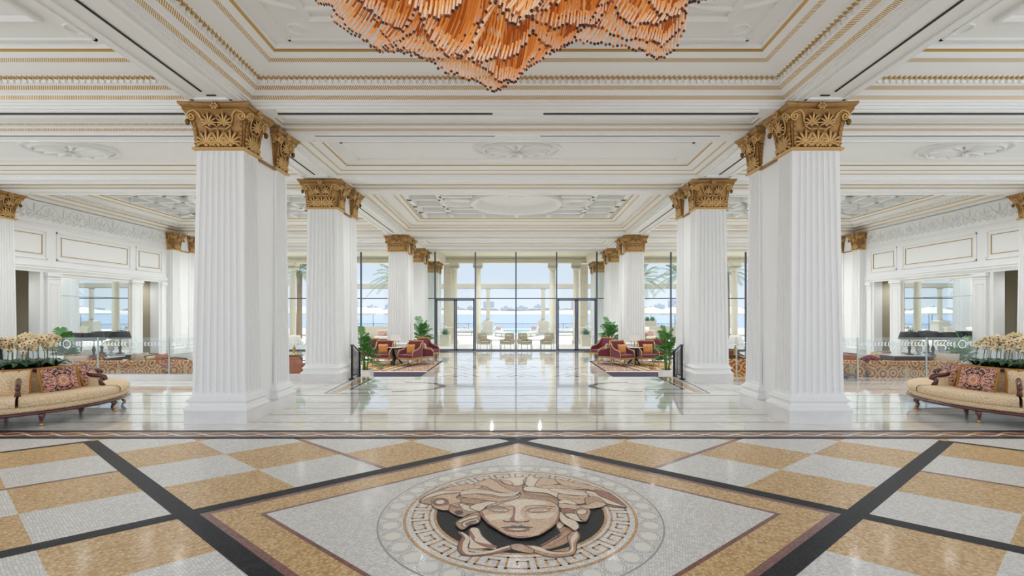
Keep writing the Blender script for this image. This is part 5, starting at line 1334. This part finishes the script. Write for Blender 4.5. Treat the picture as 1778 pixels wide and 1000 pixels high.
shade_lamp('black shaded table lamp, leftmost of four in the left lounge', 130, 14.1)
shade_lamp('black shaded table lamp, second of four in the left lounge, front row', 163, 14.25)
shade_lamp('black shaded table lamp partly hidden behind the second one in the left lounge', 177, 15.3, LOW+.83, .31)
shade_lamp('black shaded table lamp, rightmost of four in the left lounge', 208.5, 15.2, LOW+.83, .30)
shade_lamp('black shaded table lamp, leftmost of four in the right lounge', 1579, 14.9)
shade_lamp('black shaded table lamp behind the first ones in the right lounge', 1611, 15.45, LOW+.83, .32)
shade_lamp('black shaded table lamp, third of four in the right lounge, front', 1620, 14.6, LOW+.83, .31)
shade_lamp('black shaded table lamp, rightmost of four in the right lounge', 1653, 14.7)
desk('marble topped table under the rear black lamp in the right lounge', 13.6, 15.75, .8)
def vase(label, px_, Y, z=LOW+.83):
    r = thing('flower_vase', label, 'vase', (wx(px_,Y),Y,z)); p_ = MB(); p_.lathe([(.07,0),(.07,.01),(.03,.03),(.03,.06),(.08,.12),(.09,.26),(.085,.26)], 16); p_.build('glass_vase', mat('vase_glass', (214,222,222), .1, trans=.6), r)
    p_ = MB(); random.seed(int(px_))
    for k_ in range(60): a = k_*2.4; q = k_/60; p_.ball((.19*sqrt(q)*cos(a), .19*sqrt(q)*sin(a), .30+.10*sqrt(1-q)+random.uniform(-.02,.02)), .028, 5)
    p_.build('yellow_blooms', mat('yellow_flowers', (206,180,52), .7), r)
vase('bowl of yellow flowers between lamps on the left lounge table', 193, 15.35)
vase('glass vase of yellow flowers, left of the third black lamp, right lounge', 1595, 14.85); vase('glass vase of yellow flowers right of the third black lamp, right lounge', 1634, 15.0)
def oval_chair(label, px_, Y, rz, cloth=REDGOLD):
    r = thing('oval_back_chair', label, 'chair', (wx(px_,Y),Y,LOW), rz)
    p_ = MB(); M = T(0,.24,.70)@RX(-.12)
    v = []; 
    for i in range(24): a = 2*pi*i/24; v.append((.225*cos(a),0,.25*sin(a)))
    p_.add(v+[(x_,.05,z_) for x_,y_,z_ in v], [tuple(range(24)),tuple(range(47,23,-1))]+[(i,(i+1)%24,24+(i+1)%24,24+i) for i in range(24)], 0, False, M); p_.build('backrest', cloth, r)
    p_ = MB(); P = [M@Vector((.235*cos(2*pi*i/24),.025,.26*sin(2*pi*i/24))) for i in range(25)]; p_.tube(P, .022, 6); p_.box(-.04,.04,.2,.25,.35,.5); p_.build('back_frame', DWOOD, r)
    p_ = MB(); pad(p_,-.24,.24,-.24,.22,.36,.47); p_.build('seat', cloth, r)
    for sx in (-1,1):
        for sy in (-1,1): p_ = MB(); p_.tube([(sx*.2,sy*.2,.37),(sx*.21,sy*.22,0)], [.028,.016], 6); p_.build('leg', DWOOD, r)
    return r
oval_chair('oval backed gold and red chair with dark frame, left one in the left lounge', 180, 13.62, pi+.2)
oval_chair('oval backed red patterned chair with dark frame, right one in the left lounge', 195, 14.5, pi-.3, LEOP)
oval_chair('gold and red chair with dark frame at the right lounge table, left one', 1608, 13.9, pi+.35)
oval_chair('gold and red chair with dark frame at the right lounge table, right one', 1638, 13.9, pi-.4)
def club(label, px_, Y, rz, cloth=BEIGE, trim=DWOOD, plabel=None, pc=FLORAL, z=LOW, h=.82):
    r = thing('club_armchair', label, 'armchair', (wx(px_,Y),Y,z), rz)
    p_ = MB(); pad(p_,-.32,.32,-.36,.3,.16,.36); p_.build('seat_base', cloth, r); p_ = MB(); pad(p_,-.25,.25,-.38,.2,.36,.47); p_.build('seat_cushion', cloth, r)
    p_ = MB(); pad(p_,-.34,.34,.2,.36,.16,h,0,None,.05); p_.build('backrest', cloth, r)
    for s in (-1,1): p_ = MB(); pad(p_,*sorted((s*.36,s*.25)),-.34,.28,.16,.6,0,None,.04); p_.build('armrest', cloth, r)
    p_ = MB()
    for s in (-1,1): p_.tube([(s*.33,-.36,.3),(s*.34,-.37,.58),(s*.33,-.2,.64),(s*.34,.25,.7),(s*.33,.36,h+.01)], .018, 6)
    p_.tube([(-.33,.3,h+.0),(0,.3,h+.03),(.33,.3,h)], .018, 6); p_.build('wood_trim', trim, r)
    for sx in (-1,1):
        for sy in (-1,1): p_ = MB(); p_.tube([(sx*.29,sy*.3,.17),(sx*.31,sy*.33,0)], [.025,.015], 6); p_.build('leg', trim, r)
    if plabel: c = Vector(r.location)+RZ(rz)@Vector((0,-.02,.47)); pillow(plabel, c, rz, .42, .42, pc, .25, False)
    return r
club('beige armchair with floral cushion in the left lounge behind the long sofa', 244, 14.8, .3, BEIGE, DWOOD, 'black and white floral cushion on the beige armchair of the left lounge', GREYP)
club('beige armchair turned sideways with dark curved arms in the left lounge', 284, 14.6, 1.2, BEIGE, DWOOD, 'pink patterned cushion in the sideways beige armchair, left lounge', LEOP)
club('wide red leopard pattern armchair at the right end of the left lounge', 317, 14.0, pi, LEOP, DWOOD, None, None)
club('beige armchair with large floral cushion near the wall in the right lounge', 1543, 15.6, .35, BEIGE, BEIGE, 'large black and pink floral cushion on the beige armchair, right lounge', FLORAL)
club('red leopard armchair seen beside the first right pier', 1470, 15.0, -.5, LEOP, DWOOD)
club('red leopard armchair seen through glass between the first two left piers', 512, 14.6, pi, LEOP, DWOOD)
club('beige and dark patterned armchair through glass between the first two right piers', 1281, 14.0, pi-.3, REDGOLD, DWOOD)
club('red patterned armchair deeper in the right lounge beside the pier', 1272, 16.5, 0, LEOP, DWOOD)
def white_lamp(label, px_, Y):
    r = thing('side_table', 'dark side table carrying the white lamp, ' + label, 'table', (wx(px_,Y),Y,LOW)); p_ = MB(); p_.lathe([(.3,.64),(.31,.66),(0,.66)], 24); p_.build('table_top', DWOOD, r)
    p_ = MB(); p_.lathe([(.2,0),(.2,.03),(.04,.06),(.04,.64)], 12); p_.build('pedestal', DWOOD, r)
    l = thing('table_lamp', 'large white shaded table lamp ' + label, 'lamp', (wx(px_,Y),Y,LOW+.66)); p_ = MB(); p_.lathe([(.1,0),(.1,.02),(.04,.05),(.07,.18),(.02,.32),(.015,.42),(0,.42)], 14); p_.build('lamp_base', BRASS, l)
    p_ = MB(); p_.lathe([(.27,.37),(.25,.45),(.19,.70)], 28); p_.build('lamp_shade', WSH, l)
white_lamp('between the first two left piers', 511, 16.5); white_lamp('between the first two right piers', 1277, 16.5)
r = thing('drum_stool', 'gold drum shaped stool with dark rim in the right lounge', 'stool', (wx(1491,13.9),13.9,LOW)); p_ = MB(); p_.lathe([(.25,.0),(.29,.62),(.29,.66)], 28); p_.build('drum_body', mat('gold_drum', (204,160,74), .6), r); p_ = MB(); p_.lathe([(.295,.645),(.30,.665),(.29,.68),(0,.68)], 28); p_.build('rim', DWOOD, r)
r = thing('flower_bowl', 'heap of dark red roses in a bowl behind the right scroll sofa', 'flowers', (wx(1511,13.55),13.55,LOW+.72)); p_ = MB(); random.seed(4)
for k_ in range(26): a = k_*2.4; q = .19*sqrt(k_/26); p_.ball((q*cos(a)*1.15,q*sin(a),.08+.10*(1-k_/26)), .05, 7)
p_.build('roses', mat('dark_red_rose', (120,16,40), .7), r); p_ = MB(); p_.lathe([(.1,0),(.2,.07),(.21,.08)], 20); p_.build('bowl', GLINE, r)
r = thing('sofa_table', 'narrow dark table behind the right scroll sofa under the red roses', 'table', (wx(1511,13.55),13.55,LOW)); p_ = MB(); p_.box(-.35,.35,-.16,.16,.68,.72); p_.build('table_top', DWOOD, r)
for sx in (-1,1): p_ = MB(); p_.box(sx*.3-.02,sx*.3+.02,-.14,.14,0,.68); p_.build('leg', DWOOD, r)
r = thing('end_table', 'small dark end table beside the first right pier behind glass', 'table', (wx(1462,12.4),12.4,LOW)); p_ = MB(); p_.box(-.22,.3,-.2,.2,.51,.55); p_.build('table_top', DWOOD, r)
for sx in (-.18,.26):
    for sy in (-.16,.16): p_ = MB(); p_.box(sx-.02,sx+.02,sy-.02,sy+.02,0,.51); p_.build('leg', DWOOD, r)
# ---------------------------------------------------------------- terrace furniture
WICK = mat('wicker_beige', (214,202,182), .85); WCU = mat('outdoor_cushion', (206,192,168), .85); ALU = mat('grey_metal_leg', (196,196,200), .4, .3)
def make_tchair():
    r = thing('terrace_armchair', 'x', 'chair')
    for sx in (-1,1):
        for sy in (-1,1): p_ = MB(); p_.tube([(sx*.29,sy*.28,.36),(sx*.3,sy*.3,0)], .018, 6); p_.build('leg', ALU, r)
    p_ = MB(); pad(p_,-.32,.32,-.33,.32,.30,.38); p_.build('seat', WICK, r); p_ = MB(); pad(p_,-.26,.26,-.32,.22,.38,.48); p_.build('seat_cushion', WCU, r)
    p_ = MB(); p_.add([(-.30,.2,.36),(.30,.2,.36),(.27,.32,.94),(-.27,.32,.94),(-.30,.27,.36),(.30,.27,.36),(.27,.38,.94),(-.27,.38,.94)], [(0,1,2,3),(5,4,7,6),(0,3,7,4),(1,5,6,2),(3,2,6,7),(0,4,5,1)]); p_.build('backrest', WICK, r)
    for s in (-1,1): p_ = MB(); pad(p_,*sorted((s*.345,s*.27)),-.3,.3,.34,.60,0,None,.03); p_.build('armrest', WICK, r)
    p_ = MB(); cushion(p_, .40,.36,.14, T(0,.14,.65)@RX(-.25)); p_.build('back_cushion', WCU, r)
    return r
tc0 = make_tchair()
for i, (px_, rz, l) in enumerate(((840,-.35,'leftmost, beside the left door'),(881.5,.35,'just left of the centre mullion'),(910.5,-.35,'just right of the centre mullion'),(951,.35,'rightmost, beside the right door'))):
    o = tc0 if i == 0 else dup(tc0); o.location = (wx(px_,27.2),27.2,LOW); o.rotation_euler = (0,0,-rz); o['label'] = 'beige terrace armchair behind the glass, ' + l; o['group'] = 'terrace armchairs behind the glass wall'
def tt(label, px_, Y=27.3):
    r = thing('terrace_table', label, 'table', (wx(px_,Y),Y,LOW)); p_ = MB(); p_.box(-.29,.29,-.25,.25,.52,.55); p_.build('table_top', ALU, r)
    for sx in (-1,1):
        for sy in (-1,1): p_ = MB(); p_.box(sx*.25-.015,sx*.25+.015,sy*.2-.015,sy*.2+.015,0,.52); p_.build('leg', ALU, r)
tt('small grey terrace table between the two left terrace armchairs', 861); tt('small grey terrace table between the two right terrace armchairs', 931)
def make_lounger():
    r = thing('sun_lounger', 'x', 'sun lounger'); W_ = mat('lounger_white', (240,238,234), .8)
    p_ = MB(); pad(p_,-.35,.35,-1.3,.4,.30,.42); p_.build('mattress', W_, r)
    p_ = MB(); p_.add([(-.35,.35,.36),(.35,.35,.36),(.35,.95,.90),(-.35,.95,.90),(-.35,.45,.28),(.35,.45,.28),(.35,1.03,.82),(-.35,1.03,.82)], [(0,1,2,3),(5,4,7,6),(0,3,7,4),(1,5,6,2),(3,2,6,7)]); p_.build('backrest', W_, r)
    p_ = MB(); cushion(p_, .55,.3,.14, T(0,.72,.82)@RX(-.7)); p_.build('pillow', mat('pink_print', (212,190,184), .8), r)
    p_ = MB(); p_.box(-.34,.34,-1.25,.9,.22,.29); p_.build('frame', WICK, r)
    for sx in (-1,1):
        for sy in (-1.1,.7): p_ = MB(); p_.box(sx*.3-.03,sx*.3+.03,sy-.03,sy+.03,0,.22); p_.build('leg', WICK, r)
    return r
ln = make_lounger()
for i, (px_, Y, rz, l) in enumerate(((872,41,.5,'left of the centre mullion, its back raised'),(921,41,-.5,'right of the centre mullion, its back raised'),(802,44,1.3,'seen through the left door'),(985,44,-1.3,'seen through the right door'))):
    o = ln if i == 0 else dup(ln); o.location = (wx(px_,Y),Y,LOW); o.rotation_euler = (0,0,rz+pi*0); o['label'] = 'white sun lounger by the pool, ' + l; o['group'] = 'white sun loungers by the pool'
tt('low grey table between the two sun loungers on the far terrace', 896, 41.5)
# low walls and pale terrace furniture beyond the side windows
for s, nm in ((-1,'left'),(1,'right')):
    r = thing('terrace_sofa', 'pale outdoor sofa on the %s terrace seen beside the third pier' % nm, 'sofa', (s*8.9, 34, LOW)); W_ = mat('outdoor_sofa_cloth', (226,212,204), .85)
    p_ = MB(); pad(p_,-1.3,1.3,-.4,.4,.1,.42); p_.build('seat', W_, r); p_ = MB(); pad(p_,-1.3,1.3,.3,.5,.1,.85); p_.build('backrest', W_, r)
    for k_ in range(4): p_ = MB(); cushion(p_, .5,.4,.16, T(-.95+k_*.63,.2,.6)@RX(-.25)); p_.build('back_cushion', mat('outdoor_pattern', (206,170,158), .85), r)
    r = thing('terrace_wall', 'low pale terrace wall behind the %s outdoor sofa' % nm, 'wall', (s*11, 39, LOW)); p_ = MB(); p_.box(-6,6,-.15,.15,0,.9); p_.build('wall_body', STONE, r); p_ = MB(); p_.box(-6.05,6.05,-.2,.2,.9,.97); p_.build('coping', STONE, r)
# ---------------------------------------------------------------- chandelier
AMB = mat('amber_glass', (208,138,64), .18, spec=.7, emit=(255,166,80), es=.20)
AMB2 = mat('amber_glass_deep', (164,84,28), .2, spec=.7, emit=(255,140,60), es=.10)
AMB3 = mat('amber_glass_light', (224,170,100), .15, spec=.8, emit=(255,190,110), es=.24)
PALE = mat('clear_glass_end', (236,204,170), .12, spec=.8, emit=(255,222,200), es=.12)
TIPD = mat('tip_dark', (52,26,18), .35); TIPB = mat('tip_brown', (110,56,34), .35); TIPO = mat('tip_orange', (206,116,48), .35)
GM = [AMB, AMB2, AMB3, PALE, TIPD, TIPB, TIPO, mat('amber_glass_pale', (232,180,122), .14, spec=.8, emit=(255,184,110), es=.2)]
random.seed(12)
OUT = [(553,-30),(556,12),(572,34),(605,52),(640,78),(690,98),(720,110),(745,130),(790,146),(850,155),(890,148),(925,126),(980,96),(1020,82),(1080,76),(1120,86),(1170,90),(1205,72),(1220,40),(1227,-30)]
def lowz(px_, Y):      # underside height of the curtain along the hall's width
    for (a, ya), (b_, yb) in zip(OUT, OUT[1:]):
        if a <= px_ <= b_: t = (px_-a)/(b_-a); py_ = ya+(yb-ya)*t; return H+(VY-py_)*Y/F
    return 4.6
ZTOPC = 5.45
ch = thing('chandelier', 'huge wavy chandelier of amber glass rods with dark tips above the mosaic', 'chandelier', (0,4.0,0))
def rod(mb, x_, y_, zl, curl, m, r_=.0098):
    zt = ZTOPC; Lc = min(.62, (zt-zl)*.6); P = [(x_,y_,zt)]
    for k_ in range(8): t = (0,.2,.4,.55,.68,.78,.87,1)[k_]; P.append((x_-curl*t*t, y_-.06*t*t, zl+Lc*(1-t)))
    mb.tube(P[:7], r_, 5, m, None, 1, True, False); mb.tube(P[6:8], r_, 5, 7, None, 1, True, False); mb.tube(P[7:], r_*1.05, 5, 3, None, 1, True, False)
    tip = random.choice((4,4,5,5,5,6)); d = (Vector(P[-1])-Vector(P[-2])).normalized(); e_ = Vector(P[-1])
    mb.tube([e_-d*.004, e_+d*.006], r_*1.38, 8, tip)
# hanging sheets from front (short) to back (long): each lower edge is a wave
cand = []; NR = 9
for j in range(NR):
    v_ = j/(NR-1); n = 124
    for i in range(n):
        u = (i+.5*(j%2))/(n-1); x_ = -1.79+3.54*u+random.uniform(-.004,.004); Y = 3.45+1.1*v_+.16*sin(u*15+j*.8)+.06*sin(u*41+j)
        px_ = VX+F*(x_-.10-CX)/4.0
        z = lowz(min(1226,max(554,px_)), 4.0)
        lift = (1-v_)
        z += 2.0*lift*(.5+.5*sin(u*(8+1.4*j)+j*2.1))**1.5 + .16*lift + random.uniform(-.02,.02)
        z += .13+(Y-4.0)*.24
        if z > 5.1: continue
        cand.append((z, x_, Y-4.0, u, j))
cand.sort(key=lambda c: c[0]-.2*(8-c[4]))
rest = MB()
for k_, (z, x_, y_, u, j) in enumerate(cand):
    curl = .03+.20*(.5+.5*sin(u*11+j*.9)); m = random.choice((0,0,1,2)) if sin(u*26+j*.7) > -.2 else random.choice((1,1,0))
    if k_ < 100:
        mb = MB(); rod(mb, x_, y_, z, curl, m); mb.build('glass_rod', GM, ch)
    else: rod(rest, x_, y_, z, curl, m)
tag(rest.build('glass_rods', GM, ch), None, None, None, 'stuff')
c = MB(); c.box(-1.75,1.75,-.75,.9,ZTOPC-.02,ZTOPC+.06); c.box(-1.5,1.5,-.6,.75,ZTOPC+.06,ZS+.60); c.build('ceiling_plate', BRASS, ch)
